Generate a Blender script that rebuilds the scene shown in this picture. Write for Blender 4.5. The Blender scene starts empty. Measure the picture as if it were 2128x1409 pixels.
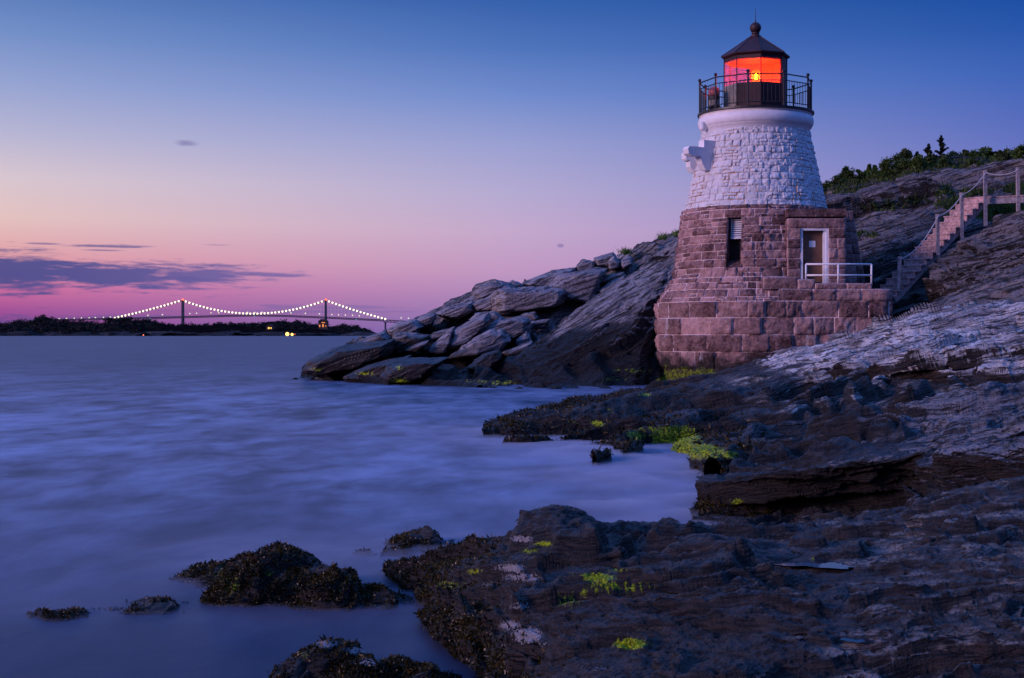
import bpy, bmesh, math, random
import numpy as np
from mathutils import Vector, Matrix

random.seed(7)
RNG = np.random.default_rng(11)
SC = bpy.context.scene
COL = SC.collection
R = math.radians

# ------------------------------------------------------------------ camera
F = 2956.0            # focal length in photograph pixels (50 mm on 36 mm)
CX, HY = 1064.0, 694.0   # principal column, horizon row (photograph is 2128 x 1409)
H = 1.93              # camera height above mean sea level
cam_d = bpy.data.cameras.new('camera')
cam = bpy.data.objects.new('camera', cam_d)
COL.objects.link(cam)
cam.location = (0, 0, H)
cam.rotation_euler = (R(90), 0, 0)
cam_d.sensor_width = 36.0
cam_d.lens = F / 2128 * 36
cam_d.shift_y = -(704.5 - HY) / 2128
cam_d.clip_start = 0.1
cam_d.clip_end = 60000
SC.camera = cam
SC.render.engine = 'CYCLES'
SC.view_settings.view_transform = 'Standard'
SC.view_settings.look = 'None'
SC.view_settings.exposure = 0
SC.view_settings.gamma = 1
SC.cycles.use_denoising = True
SC.cycles.transparent_max_bounces = 16
SC.cycles.max_bounces = 8
SC.cycles.caustics_reflective = False
SC.cycles.caustics_refractive = False

def s2l(c):
    c = c / 255.0
    return c / 12.92 if c <= 0.04045 else ((c + 0.055) / 1.055) ** 2.4
def rgb(r, g, b):
    return (s2l(r), s2l(g), s2l(b), 1.0)

class NT:
    """small node-tree writer"""
    def __init__(self, tree):
        self.t = tree
        tree.nodes.clear()
    def n(self, kind, **kw):
        nd = self.t.nodes.new(kind)
        ins = kw.pop('i', {})
        for k, v in kw.items():
            setattr(nd, k, v)
        for k, v in ins.items():
            sock = nd.inputs[k]
            if isinstance(v, bpy.types.NodeSocket):
                self.t.links.new(v, sock)
            else:
                sock.default_value = v
        return nd
    def link(self, a, b):
        self.t.links.new(a, b)
    def math(self, op, a, b=0.0, clamp=False):
        return self.n('ShaderNodeMath', operation=op, use_clamp=clamp, i={0: a, 1: b}).outputs[0]
    def mix(self, f, a, b, blend='MIX'):
        nd = self.n('ShaderNodeMix', data_type='RGBA', blend_type=blend, clamp_factor=True)
        for k, v in ((0, f), (6, a), (7, b)):
            if isinstance(v, bpy.types.NodeSocket):
                self.t.links.new(v, nd.inputs[k])
            else:
                nd.inputs[k].default_value = v if k == 0 or len(v) == 4 else (*v, 1)
        return nd.outputs[2]
    def mapr(self, v, a, b, c=0.0, d=1.0, smooth=True):
        return self.n('ShaderNodeMapRange', interpolation_type='SMOOTHSTEP' if smooth else 'LINEAR',
                      i={0: v, 1: a, 2: b, 3: c, 4: d}).outputs[0]
    def ramp(self, v, stops):
        nd = self.n('ShaderNodeValToRGB', i={0: v})
        els = nd.color_ramp.elements
        while len(els) < len(stops):
            els.new(0.5)
        for e, (p, c) in zip(els, stops):
            e.position = p
            e.color = c
        return nd.outputs[0]
    def noise(self, vec, scale, detail=4.0, rough=0.55, dist=0.0):
        return self.n('ShaderNodeTexNoise', i={'Vector': vec, 'Scale': scale, 'Detail': detail,
                      'Roughness': rough, 'Distortion': dist}).outputs[0]
    def mapping(self, vec, scale=(1, 1, 1), rot=(0, 0, 0), loc=(0, 0, 0)):
        return self.n('ShaderNodeMapping', i={'Vector': vec, 'Scale': scale, 'Rotation': rot, 'Location': loc}).outputs[0]

# ------------------------------------------------------------------ sky
W = bpy.data.worlds.new('World')
SC.world = W
W.use_nodes = True
w = NT(W.node_tree)
tc = w.n('ShaderNodeTexCoord').outputs['Generated']
sx = w.n('ShaderNodeSeparateXYZ', i={0: tc})
X, Yv, Z = sx.outputs
hyp = w.math('SQRT', w.math('ADD', w.math('MULTIPLY', X, X), w.math('MULTIPLY', Yv, Yv)))
tane = w.math('DIVIDE', Z, w.math('MAXIMUM', hyp, 0.02))
az = w.math('ARCTAN2', X, Yv)                       # 0 ahead, negative towards the sunset
TM = 0.6
fac = w.math('DIVIDE', tane, TM, True)
def sky_ramp(rows, top):
    st = [(max(0.0, (HY - py) / F / TM), rgb(*c)) for py, c in rows]
    st.sort(key=lambda a: a[0])
    st += [(0.62, rgb(*top[0])), (1.0, rgb(*top[1]))]
    return w.ramp(fac, st)
sky_l = sky_ramp([(690, (140, 66, 142)), (650, (158, 80, 150)), (605, (206, 108, 158)), (540, (226, 160, 168)), (465, (228, 194, 192)),
                  (385, (216, 198, 208)), (300, (184, 182, 212)), (200, (150, 164, 210)), (100, (116, 144, 200)), (0, (84, 120, 184))],
                 ((84, 132, 232), (96, 150, 255)))
sky_c = sky_ramp([(690, (128, 112, 178)), (640, (160, 128, 182)), (560, (192, 152, 194)), (480, (196, 168, 204)), (400, (180, 170, 210)),
                  (300, (154, 160, 210)), (200, (114, 140, 205)), (100, (80, 117, 188)), (0, (54, 97, 172))],
                 ((74, 126, 230), (96, 150, 255)))
sky_r = sky_ramp([(690, (150, 128, 186)), (560, (150, 132, 194)), (440, (130, 126, 196)), (340, (104, 116, 192)), (270, (86, 108, 188)),
                  (180, (62, 100, 184)), (90, (40, 86, 170)), (0, (18, 74, 158))],
                 ((56, 114, 222), (92, 148, 255)))
sky_e = sky_ramp([(690, (34, 38, 74)), (400, (34, 44, 92)), (0, (28, 46, 104))], ((42, 80, 174), (84, 138, 246)))
a1 = w.mapr(az, R(-20), R(0), smooth=False)
a2 = w.mapr(az, R(0), R(20), smooth=False)
col = w.mix(a2, w.mix(a1, sky_l, sky_c), sky_r)
absaz = w.math('ABSOLUTE', w.math('ADD', az, R(40)))
east = w.mapr(absaz, R(75), R(150))
col = w.mix(east, col, sky_e)
# cloud bank low on the sunset side, in direction space
cv = w.n('ShaderNodeCombineXYZ', i={0: az, 1: tane, 2: 0.0}).outputs[0]
cn = w.noise(w.mapping(cv, (13, 80, 1)), 1.0, 7, 0.62)
cn2 = w.noise(w.mapping(cv, (40, 330, 1), loc=(3, 7, 0)), 1.0, 5, 0.6)
cnn = w.math('ADD', w.math('MULTIPLY', cn, 0.6), w.math('MULTIPLY', cn2, 0.4))
def cloud(px, py, rx, ry, skew=0.0, gain=1.0, soft=0.22, rag=2.3):
    """soft-edged cloud centred on a direction"""
    a0 = math.atan((px - CX) / F); t0 = (HY - py) / F
    da = w.math('DIVIDE', w.math('SUBTRACT', az, a0), rx / F)
    dt = w.math('DIVIDE', w.math('SUBTRACT', w.math('SUBTRACT', tane, t0), w.math('MULTIPLY', w.math('SUBTRACT', az, a0), skew)), ry / F)
    low = w.math('LESS_THAN', dt, 0.0)
    dt = w.math('MULTIPLY', dt, w.math('ADD', 1.0, w.math('MULTIPLY', low, 0.35)))
    d = w.math('SQRT', w.math('ADD', w.math('MULTIPLY', da, da), w.math('MULTIPLY', dt, dt)))
    v = w.math('ADD', w.math('SUBTRACT', 1.0, d), w.math('MULTIPLY', w.math('SUBTRACT', cnn, 0.5), rag * 2))
    return w.math('MULTIPLY', w.mapr(v, 0.0, soft * 3), gain)
masks = [cloud(-60, 578, 330, 60, gain=.94, rag=1.9), cloud(230, 580, 300, 46, -0.02, .95), cloud(400, 576, 200, 32, .0, .9), cloud(520, 572, 130, 9, -0.02, .8, rag=1.6),
         cloud(222, 519, 105, 5, 0, .75, rag=1.6), cloud(90, 516, 45, 3, 0, .6, rag=1.4), cloud(215, 527, 55, 3, 0, .6, rag=1.4), cloud(450, 513, 40, 2, 0, .4),
         cloud(386, 308, 30, 10, 0, .55, .35, 2.2), cloud(1165, 511, 9, 6, 0, .55, .2, .8), cloud(735, 640, 180, 7, 0, .45, .2), cloud(690, 648, 300, 6, 0, .4, .2),
         cloud(20, 672, 150, 14, 0, .55, .2), cloud(260, 660, 200, 6, 0, .35, .2), cloud(90, 642, 30, 2, 0, .3, .2)]
m = masks[0]
for k in masks[1:]:
    m = w.math('MAXIMUM', m, k)
cc = w.mix(w.mapr(az, R(-20), R(-6)), rgb(70, 78, 142), rgb(112, 100, 164))
col = w.mix(m, col, cc)
bg = w.n('ShaderNodeBackground', i={'Color': col, 'Strength': 1.0})
w.link(bg.outputs[0], w.n('ShaderNodeOutputWorld').inputs[0])

# the last glow of the sunset, low and wide, from the left and a little behind the camera
sun_d = bpy.data.lights.new('sun', 'SUN')
sun = bpy.data.objects.new('sun', sun_d)
COL.objects.link(sun)
sun_d.energy = 2.2
sun_d.angle = R(16)
sun_d.color = (1.0, 0.62, 0.78)
SUN_AZ, SUN_EL = R(-115), R(16)      # azimuth from straight ahead, towards the left
sd = Vector((math.sin(SUN_AZ) * math.cos(SUN_EL), math.cos(SUN_AZ) * math.cos(SUN_EL), math.sin(SUN_EL)))
sun.rotation_euler = (-sd).to_track_quat('-Z', 'Y').to_euler()

# ------------------------------------------------------------------ helpers
def tag(o, label=None, cat=None, group=None, kind=None):
    if label: o['label'] = label
    if cat: o['category'] = cat
    if group: o['group'] = group
    if kind: o['kind'] = kind
    return o
def empty(name, loc, label=None, cat=None, group=None, rz=0.0):
    o = bpy.data.objects.new(name, None)
    o.empty_display_size = 0.2
    COL.objects.link(o)
    o.location = loc
    o.rotation_euler = (0, 0, rz)
    bpy.context.view_layer.update()
    return tag(o, label, cat, group)
def link(name, me, mat, parent=None, smooth=False):
    o = bpy.data.objects.new(name, me)
    COL.objects.link(o)
    if mat is not None:
        for mm in (mat if isinstance(mat, (list, tuple)) else [mat]):
            me.materials.append(mm)
    if smooth:
        me.polygons.foreach_set('use_smooth', np.ones(len(me.polygons), bool))
    if parent is not None:
        o.parent = parent
        mw = Matrix.Translation(parent.location) @ parent.rotation_euler.to_matrix().to_4x4()
        pp = parent.parent
        if pp is not None:
            mw = Matrix.Translation(pp.location) @ pp.rotation_euler.to_matrix().to_4x4() @ mw
        o.matrix_parent_inverse = mw.inverted()     # part meshes are written in world coordinates
    return o
def mesh_np(name, V, Fq, attrs=None):
    V = np.ascontiguousarray(V, np.float32)
    Fq = np.ascontiguousarray(Fq, np.int32)
    k = Fq.shape[1]
    me = bpy.data.meshes.new(name)
    me.vertices.add(len(V)); me.vertices.foreach_set('co', V.ravel())
    me.loops.add(Fq.size); me.loops.foreach_set('vertex_index', Fq.ravel())
    me.polygons.add(len(Fq)); me.polygons.foreach_set('loop_start', np.arange(0, Fq.size, k, dtype=np.int32))
    me.update(calc_edges=True)
    for a, v in (attrs or {}).items():
        at = me.attributes.new(a, 'FLOAT', 'POINT')
        at.data.foreach_set('value', np.ascontiguousarray(v, np.float32))
    return me

class MB:
    """collects simple solids; build() links them as one mesh"""
    def __init__(self): self.bm = bmesh.new()
    def box(self, c, size, rot=None, bev=0.0):
        mt = Matrix.Translation(c)
        if rot is not None: mt = mt @ rot.to_4x4()
        mt = mt @ Matrix.Diagonal((*size, 1))
        r = bmesh.ops.create_cube(self.bm, size=1.0, matrix=mt)
        if bev:
            es = list({e for v in r['verts'] for e in v.link_edges})
            bmesh.ops.bevel(self.bm, geom=es, offset=bev, segments=1, affect='EDGES')
        return self
    def bar(self, a, b, wx, wy=None, up=(0, 0, 1)):
        a, b = Vector(a), Vector(b); d = b - a
        z = d.normalized(); u = Vector(up)
        if abs(z.dot(u)) > .98: u = Vector((0, 1, 0))
        x = u.cross(z).normalized(); y = z.cross(x)
        rot = Matrix((x, y, z)).transposed()
        return self.box((a + b) / 2, (wx, wy or wx, d.length), rot)
    def tube(self, pts, r, n=6, cap=True):
        pts = [Vector(p) for p in pts]; rings = []
        for i, p in enumerate(pts):
            t = (pts[min(i + 1, len(pts) - 1)] - pts[max(i - 1, 0)]).normalized()
            u = Vector((0, 0, 1)) if abs(t.z) < .95 else Vector((0, 1, 0))
            x = t.cross(u).normalized(); y = t.cross(x)
            rr = r[i] if isinstance(r, (list, tuple)) else r
            rings.append([self.bm.verts.new(p + rr * (math.cos(2 * math.pi * k / n) * x + math.sin(2 * math.pi * k / n) * y)) for k in range(n)])
        for a, b in zip(rings, rings[1:]):
            for k in range(n):
                self.bm.faces.new((a[k], a[(k + 1) % n], b[(k + 1) % n], b[k]))
        if cap:
            self.bm.faces.new(rings[0][::-1]); self.bm.faces.new(rings[-1])
        return self
    def lathe(self, c, prof, n=48, a0=0.0):
        """prof: (radius, z) bottom to top around the vertical through c"""
        rings = []
        for r, z in prof:
            rings.append([self.bm.verts.new((c[0] + r * math.sin(a0 + 2 * math.pi * k / n), c[1] - r * math.cos(a0 + 2 * math.pi * k / n), z)) for k in range(n)])
        for a, b in zip(rings, rings[1:]):
            for k in range(n):
                self.bm.faces.new((a[k], a[(k + 1) % n], b[(k + 1) % n], b[k]))
        if prof[0][0] > 1e-4: self.bm.faces.new(rings[0][::-1])
        if prof[-1][0] > 1e-4: self.bm.faces.new(rings[-1])
        return self
    def prism(self, pts, vec):
        """polygon of 3-D points swept along vec"""
        a = [self.bm.verts.new(p) for p in pts]; b = [self.bm.verts.new(Vector(p) + Vector(vec)) for p in pts]
        self.bm.faces.new(a[::-1]); self.bm.faces.new(b)
        for k in range(len(a)):
            self.bm.faces.new((a[k], a[(k + 1) % len(a)], b[(k + 1) % len(a)], b[k]))
        return self
    def sphere(self, c, r, seg=10):
        bmesh.ops.create_uvsphere(self.bm, u_segments=seg, v_segments=max(4, seg // 2 + 1), radius=r, matrix=Matrix.Translation(c))
        return self
    def build(self, name, mat, parent=None, smooth=False):
        bmesh.ops.recalc_face_normals(self.bm, faces=self.bm.faces)
        me = bpy.data.meshes.new(name); self.bm.to_mesh(me); self.bm.free()
        return link(name, me, mat, parent, smooth)

def P(px, py, Y):
    """photograph pixel and distance -> world point"""
    return np.array([(px - CX) / F * Y, Y, H + (HY - py) / F * Y])
def PX(V):
    return CX + V[:, 0] / V[:, 1] * F, HY - (V[:, 2] - H) / V[:, 1] * F

# vectorised gradient noise
def _h(ix, iy, iz, s):
    h = (ix * 374761393 + iy * 668265263 + iz * 2147483647 + s * 974634777) & 0xFFFFFFFF
    h = ((h ^ (h >> 13)) * 1274126177) & 0xFFFFFFFF
    h = ((h ^ (h >> 16)) * 2246822519) & 0xFFFFFFFF
    return h ^ (h >> 15)
def hash01(ix, iy, iz, s=0):
    return _h(ix.astype(np.int64), iy.astype(np.int64), iz.astype(np.int64), s) / 4294967295.0
def pn(x, y, z, s=0):
    x0 = np.floor(x); y0 = np.floor(y); z0 = np.floor(z)
    fx, fy, fz = x - x0, y - y0, z - z0
    ix, iy, iz = x0.astype(np.int64), y0.astype(np.int64), z0.astype(np.int64)
    u = fx * fx * fx * (fx * (fx * 6 - 15) + 10); v = fy * fy * fy * (fy * (fy * 6 - 15) + 10); t = fz * fz * fz * (fz * (fz * 6 - 15) + 10)
    def g(dx, dy, dz):
        h = _h(ix + dx, iy + dy, iz + dz, s)
        gx = ((h & 1023) / 511.5 - 1); gy = (((h >> 10) & 1023) / 511.5 - 1); gz = (((h >> 20) & 1023) / 511.5 - 1)
        return gx * (fx - dx) + gy * (fy - dy) + gz * (fz - dz)
    def L(a, b, k): return a + (b - a) * k
    return L(L(L(g(0, 0, 0), g(1, 0, 0), u), L(g(0, 1, 0), g(1, 1, 0), u), v),
             L(L(g(0, 0, 1), g(1, 0, 1), u), L(g(0, 1, 1), g(1, 1, 1), u), v), t)
def fbm(x, y, z, o=4, s=0, g=.5):
    r = 0; a = 1.0
    for k in range(o):
        r = r + a * pn(x, y, z, s + k); x, y, z = x * 2.03, y * 2.03, z * 2.03; a *= g
    return r

# ------------------------------------------------------------------ materials
def mat(name):
    m_ = bpy.data.materials.new(name); m_.use_nodes = True
    return m_, NT(m_.node_tree)
def finish(t, **ins):
    b = t.n('ShaderNodeBsdfPrincipled', i=ins)
    t.link(b.outputs[0], t.n('ShaderNodeOutputMaterial').inputs[0])
    return b
def simple(name, c, rough=.6, metal=0.0, var=.25, scale=8.0, bump=.1, spec=.5):
    m_, t = mat(name)
    oc = t.n('ShaderNodeTexCoord').outputs['Object']
    nz = t.noise(oc, scale, 5, .6)
    c4 = (*c, 1)
    colr = t.mix(t.mapr(nz, .3, .7), tuple(v * (1 - var) for v in c) + (1,), tuple(min(1, v * (1 + var)) for v in c) + (1,))
    bp = t.n('ShaderNodeBump', i={'Strength': bump, 'Distance': .02, 'Height': nz})
    finish(t, **{'Base Color': colr, 'Roughness': rough, 'Metallic': metal, 'Normal': bp.outputs[0], 'Specular IOR Level': spec})
    return m_
def emit(name, c, s):
    m_, t = mat(name)
    e = t.n('ShaderNodeEmission', i={'Color': (*c, 1), 'Strength': s})
    t.link(e.outputs[0], t.n('ShaderNodeOutputMaterial').inputs[0])
    return m_

def rock_mat(name, tilt, L, light=((.33, .33, .35), (.15, .145, .15)), dark=((.009, .008, .008), (.060, .048, .044)), bump=.95, spec=.24):
    """foliated rock: pale dried upper rock and painted skylit tops, wet dark tidal rock and shaded sides ('dry' attribute), green algae ('algae'), white barnacle crust ('crust')"""
    m_, t = mat(name)
    oc = t.n('ShaderNodeTexCoord').outputs['Object']
    rot = t.mapping(oc, rot=(0, -tilt, 0))
    wv = t.noise(rot, .10 / L, 3, .5)
    wc = t.n('ShaderNodeCombineXYZ', i={0: 0.0, 1: 0.0, 2: t.math('MULTIPLY', wv, L * 2.6)}).outputs[0]
    rv = t.n('ShaderNodeVectorMath', operation='ADD', i={0: rot, 1: wc}).outputs[0]
    st = t.noise(t.mapping(rv, (.075 / L, .10 / L, 1.0 / L)), 1.0, 6, .62)
    st2 = t.noise(t.mapping(rv, (.30 / L, .42 / L, 3.8 / L), loc=(5, 1, 2)), 1.0, 5, .65)
    fine = t.noise(oc, 3.5 / L, 6, .65)
    big = t.noise(oc, .16 / L, 4, .6)
    vor = t.n('ShaderNodeTexVoronoi', feature='DISTANCE_TO_EDGE', i={'Vector': t.mapping(rv, (.11 / L, .16 / L, .85 / L)), 'Scale': 1.0}).outputs['Distance']
    crack = t.math('MAXIMUM', t.mapr(vor, 0.0, .06), t.mapr(big, .66, .50))
    dry_lit = t.n('ShaderNodeAttribute', attribute_name='dry_lit').outputs['Fac']
    alg = t.n('ShaderNodeAttribute', attribute_name='algae').outputs['Fac']
    crs = t.n('ShaderNodeAttribute', attribute_name='crust').outputs['Fac']
    v1 = t.mapr(t.math('ADD', t.math('MULTIPLY', st, .6), t.math('MULTIPLY', big, .4)), .36, .62)
    cl = t.mix(v1, (*light[1], 1), (*light[0], 1))
    cl = t.mix(t.mapr(st2, .48, .60), cl, tuple(k * .30 for k in light[1]) + (1,))
    cl = t.mix(t.math('MULTIPLY', t.mapr(big, .56, .68), .4), cl, (.30, .22, .15, 1))
    cl = t.mix(t.math('MULTIPLY', t.mapr(fine, .47, .36), .75), cl, tuple(k * .30 for k in light[1]) + (1,))
    cd = t.mix(t.mapr(st2, .35, .68), (*dark[0], 1), (*dark[1], 1))
    edge = t.math('ADD', dry_lit, t.math('MULTIPLY', t.math('SUBTRACT', t.math('ADD', t.math('MULTIPLY', st, .75), t.math('MULTIPLY', big, .25)), .5), 2.3))
    dm = t.mapr(edge, .32, .68)
    c = t.mix(dm, cd, cl)
    c = t.mix(t.math('MULTIPLY', t.math('SUBTRACT', 1.0, crack), .85), c, (.012, .011, .012, 1))
    cm = t.mapr(t.math('ADD', crs, t.math('MULTIPLY', t.math('SUBTRACT', fine, .5), 1.6)), .45, .62)
    c = t.mix(cm, c, (.34, .33, .36, 1))
    an = t.noise(oc, 1.6 / L, 5, .7)
    am = t.mapr(t.math('ADD', alg, t.math('MULTIPLY', t.math('SUBTRACT', an, .5), 1.5)), .42, .62)
    ac = t.mix(t.mapr(fine, .42, .60), (.075, .13, .010, 1), (.52, .64, .016, 1))
    c = t.mix(am, c, ac)
    rough = t.math('ADD', t.mapr(dm, 0, 1, .42, .86), t.math('MULTIPLY', t.math('SUBTRACT', fine, .5), .25))
    hgt = t.math('ADD', t.math('ADD', t.math('MULTIPLY', st, 1.0), t.math('MULTIPLY', st2, .45)), t.math('ADD', t.math('MULTIPLY', fine, .42), t.math('MULTIPLY', crack, .45)))
    bp = t.n('ShaderNodeBump', i={'Strength': bump, 'Distance': L * 1.6, 'Height': hgt})
    finish(t, **{'Base Color': c, 'Roughness': rough, 'Normal': bp.outputs[0], 'Specular IOR Level': t.mapr(dm, 0, 1, spec, .2)})
    return m_

def stone_mat(name, ca, cb, cmortar, rust=0.0, wetline=None):
    m_, t = mat(name)
    oc = t.n('ShaderNodeTexCoord').outputs['Object']
    tint = t.n('ShaderNodeAttribute', attribute_name='tint').outputs['Fac']
    mo = t.n('ShaderNodeAttribute', attribute_name='mortar').outputs['Fac']
    fine = t.noise(oc, 9.0, 6, .65)
    mid = t.noise(oc, 2.3, 4, .6)
    tint = t.mapr(tint, 0, 1, .14, .84, smooth=False)
    v = t.math('ADD', tint, t.math('ADD', t.math('MULTIPLY', t.math('SUBTRACT', fine, .5), 1.3), t.math('MULTIPLY', t.math('SUBTRACT', mid, .5), 1.2)))
    c = t.mix(t.mapr(v, .0, 1.0, smooth=False), (*ca, 1), (*cb, 1))
    c = t.mix(t.mapr(mo, .45, .85), c, (*cmortar, 1))
    if rust:
        col_ = t.noise(t.mapping(oc, (1.5, 1.5, .12)), 1.0, 4, .6)
        spot = t.noise(oc, 3.0, 4, .6)
        rm = t.math('MULTIPLY', t.mapr(t.math('ADD', t.math('MULTIPLY', col_, .62), t.math('MULTIPLY', spot, .38)), .47, .57), t.mapr(mo, -.06, .8))
        c = t.mix(t.math('MULTIPLY', rm, rust), c, (.46, .20, .08, 1))
    if wetline is not None:
        z = t.n('ShaderNodeSeparateXYZ', i={0: oc}).outputs[2]
        zz = t.math('ADD', z, t.math('MULTIPLY', t.math('SUBTRACT', mid, .5), 1.3))
        c = t.mix(t.mapr(zz, wetline + .5, wetline - .25), c, (.02, .017, .016, 1))
        c = t.mix(t.math('MULTIPLY', t.mapr(zz, .68, .42), t.mapr(fine, .38, .6)), c, (.16, .22, .01, 1))
        # salt streaks on the lower courses
        sk = t.noise(t.mapping(oc, (1.6, 1.6, .35), loc=(2, 0, 0)), 1.0, 4, .65)
        c = t.mix(t.math('MULTIPLY', t.mapr(sk, .60, .68), t.math('MULTIPLY', t.mapr(z, 2.9, 2.0), .55)), c, (.5, .46, .47, 1))
    bp = t.n('ShaderNodeBump', i={'Strength': 1.0, 'Distance': .09, 'Height': t.math('ADD', fine, mid)})
    finish(t, **{'Base Color': c, 'Roughness': .82, 'Normal': bp.outputs[0], 'Specular IOR Level': .25})
    return m_

M = {}
TF, TC, TD, TN = R(-32), R(-14), R(-11), R(-6)
M['rock_far'] = rock_mat('headland_rock', TF, .32, light=((.46, .45, .48), (.14, .135, .145)), dark=((.006, .005, .006), (.026, .021, .020)))
M['rock_boulder'] = rock_mat('boulder_rock', TF * .6, .30, light=((.29, .28, .31), (.18, .17, .19)), bump=.32)
M['rock_mid'] = rock_mat('ledge_rock', TC, .16, light=((.86, .85, .86), (.22, .205, .22)))
M['rock_near'] = rock_mat('near_ledge_rock', TD, .085, light=((.30, .30, .33), (.10, .095, .10)), dark=((.012, .011, .012), (.048, .040, .037)))
M['rock_fg'] = rock_mat('shore_rock', TN, .05, light=((.24, .24, .25), (.10, .10, .10)), dark=((.011, .010, .011), (.062, .049, .044)))
M['rock_hill'] = rock_mat('hillside_rock', TC * 1.2, .35, light=((.30, .28, .30), (.10, .095, .10)))
M['brown'] = stone_mat('brownstone', (.075, .036, .035), (.53, .325, .305), (.82, .67, .69), 0, .95)
M['white'] = stone_mat('whitewashed_stone', (.62, .63, .66), (.78, .78, .80), (.68, .66, .66), .95)
M['white_trim'] = simple('white_painted_stone', (.74, .73, .75), .6, var=.06, scale=5, bump=.15)
M['iron'] = simple('black_iron', (.012, .011, .013), .45, var=.4)
M['lantern'] = simple('dark_red_lantern_iron', (.028, .004, .008), .6, var=.4, scale=4)
M['lantern_in'] = simple('pale_lantern_lining', (.7, .46, .36), .6, var=.05)
M['roof'] = simple('lantern_roof_copper', (.030, .005, .009), .65, var=.4, scale=3)
M['grey_panel'] = simple('grey_weathered_panel', (.22, .20, .17), .7, var=.3, scale=6)
M['door'] = simple('brown_door_paint', (.15, .075, .045), .5, var=.25, scale=4)
M['frame'] = simple('white_frame_paint', (.78, .79, .82), .5, var=.05)
M['louver'] = simple('pale_louver_paint', (.62, .62, .66), .5, var=.08)
M['dark'] = simple('dark_recess', (.012, .010, .010), .9, var=.3)
M['pipe'] = simple('white_painted_pipe', (.80, .79, .82), .4, var=.05)
M['paper'] = simple('white_notice_sheet', (.72, .74, .78), .6, var=.04)
M['wood'] = simple('weathered_stair_wood', (.44, .285, .275), .8, var=.45, scale=7, bump=.3)
M['post'] = simple('weathered_post_wood', (.30, .26, .27), .8, var=.35, scale=9, bump=.3)
M['rope'] = simple('pale_rope', (.45, .45, .48), .8, var=.2, scale=40)
M['bridge'] = simple('bridge_steel_paint', (.035, .045, .075), .6, var=.1, scale=.01, bump=0)
M['steel_dark'] = simple('dark_house_wall', (.030, .024, .028), .8, var=.3, scale=.2, bump=0)
M['house_roof'] = simple('dark_house_roof', (.020, .016, .022), .8, var=.3, scale=.2, bump=0)
M['lamp_white'] = emit('warm_white_lamp', (1.0, .86, .62), 1.9)
M['lamp_dim'] = emit('dim_white_lamp', (.95, .95, .75), .95)
M['lamp_red'] = emit('red_beacon', (1.0, .16, .09), 2.2)
M['lamp_teal'] = emit('teal_marker_lamp', (.10, .60, .75), .6)
M['lamp_amber'] = emit('amber_lamp', (1.0, .52, .10), 4.5)
M['win_lit'] = emit('lit_window', (1.0, .30, .10), 1.0)
M['win_yellow'] = emit('yellow_lit_window', (1.0, .55, .12), 1.5)
M['beacon'] = emit('glowing_beacon_lens', (1.0, .075, .0005), 560.0)
gm, t = mat('lantern_glass')
tr = t.n('ShaderNodeBsdfTransparent', i={'Color': (1.0, .68, .80, 1)})
gl = t.n('ShaderNodeBsdfGlossy', i={'Color': (1, .8, .85, 1), 'Roughness': .08})
mx = t.n('ShaderNodeMixShader', i={0: .05, 1: tr.outputs[0], 2: gl.outputs[0]})
tlc = t.n('ShaderNodeBsdfTranslucent', i={'Color': (.9, .34, .44, 1)})
mx = t.n('ShaderNodeMixShader', i={0: .16, 1: mx.outputs[0], 2: tlc.outputs[0]})
t.link(mx.outputs[0], t.n('ShaderNodeOutputMaterial').inputs[0])
M['glass'] = gm
gm, t = mat('ribbed_lens_glass')
tr = t.n('ShaderNodeBsdfTransparent', i={'Color': (1.0, .95, .8, 1)})
tlc = t.n('ShaderNodeBsdfTranslucent', i={'Color': (.9, .9, .5, 1)})
mx = t.n('ShaderNodeMixShader', i={0: .12, 1: tr.outputs[0], 2: tlc.outputs[0]})
t.link(mx.outputs[0], t.n('ShaderNodeOutputMaterial').inputs[0])
M['lens'] = gm
def leaf_mat(name, a, b, rough=.6):
    m_, t = mat(name)
    v = t.n('ShaderNodeAttribute', attribute_name='tint').outputs['Fac']
    c = t.mix(v, (*a, 1), (*b, 1))
    d = t.n('ShaderNodeBsdfPrincipled', i={'Base Color': c, 'Roughness': rough, 'Specular IOR Level': .3})
    tl = t.n('ShaderNodeBsdfTranslucent', i={'Color': c})
    mx = t.n('ShaderNodeMixShader', i={0: .25, 1: d.outputs[0], 2: tl.outputs[0]})
    t.link(mx.outputs[0], t.n('ShaderNodeOutputMaterial').inputs[0])
    return m_
M['bush'] = leaf_mat('dark_bush_leaves', (.022, .040, .010), (.075, .115, .020))
M['leafy'] = leaf_mat('green_shrub_leaves', (.035, .075, .014), (.11, .19, .03))
M['needle'] = leaf_mat('conifer_needles', (.010, .018, .011), (.030, .045, .022))
M['grass'] = leaf_mat('undergrowth_leaves', (.020, .042, .008), (.085, .135, .018))
M['woods'] = leaf_mat('island_tree_leaves', (.003, .005, .005), (.010, .013, .010))
M['weed'] = leaf_mat('rockweed', (.010, .008, .004), (.085, .062, .012), .35)
M['greenweed'] = leaf_mat('green_sea_lettuce', (.14, .24, .006), (.50, .66, .012), .45)
M['bark'] = simple('bark', (.045, .036, .032), .9, var=.4, scale=12, bump=.4)
M['island'] = rock_mat('island_rock', R(-8), 4.0, light=((.030, .026, .030), (.012, .012, .014)), dark=((.004, .004, .005), (.008, .008, .008)), bump=.3, spec=.0)

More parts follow.
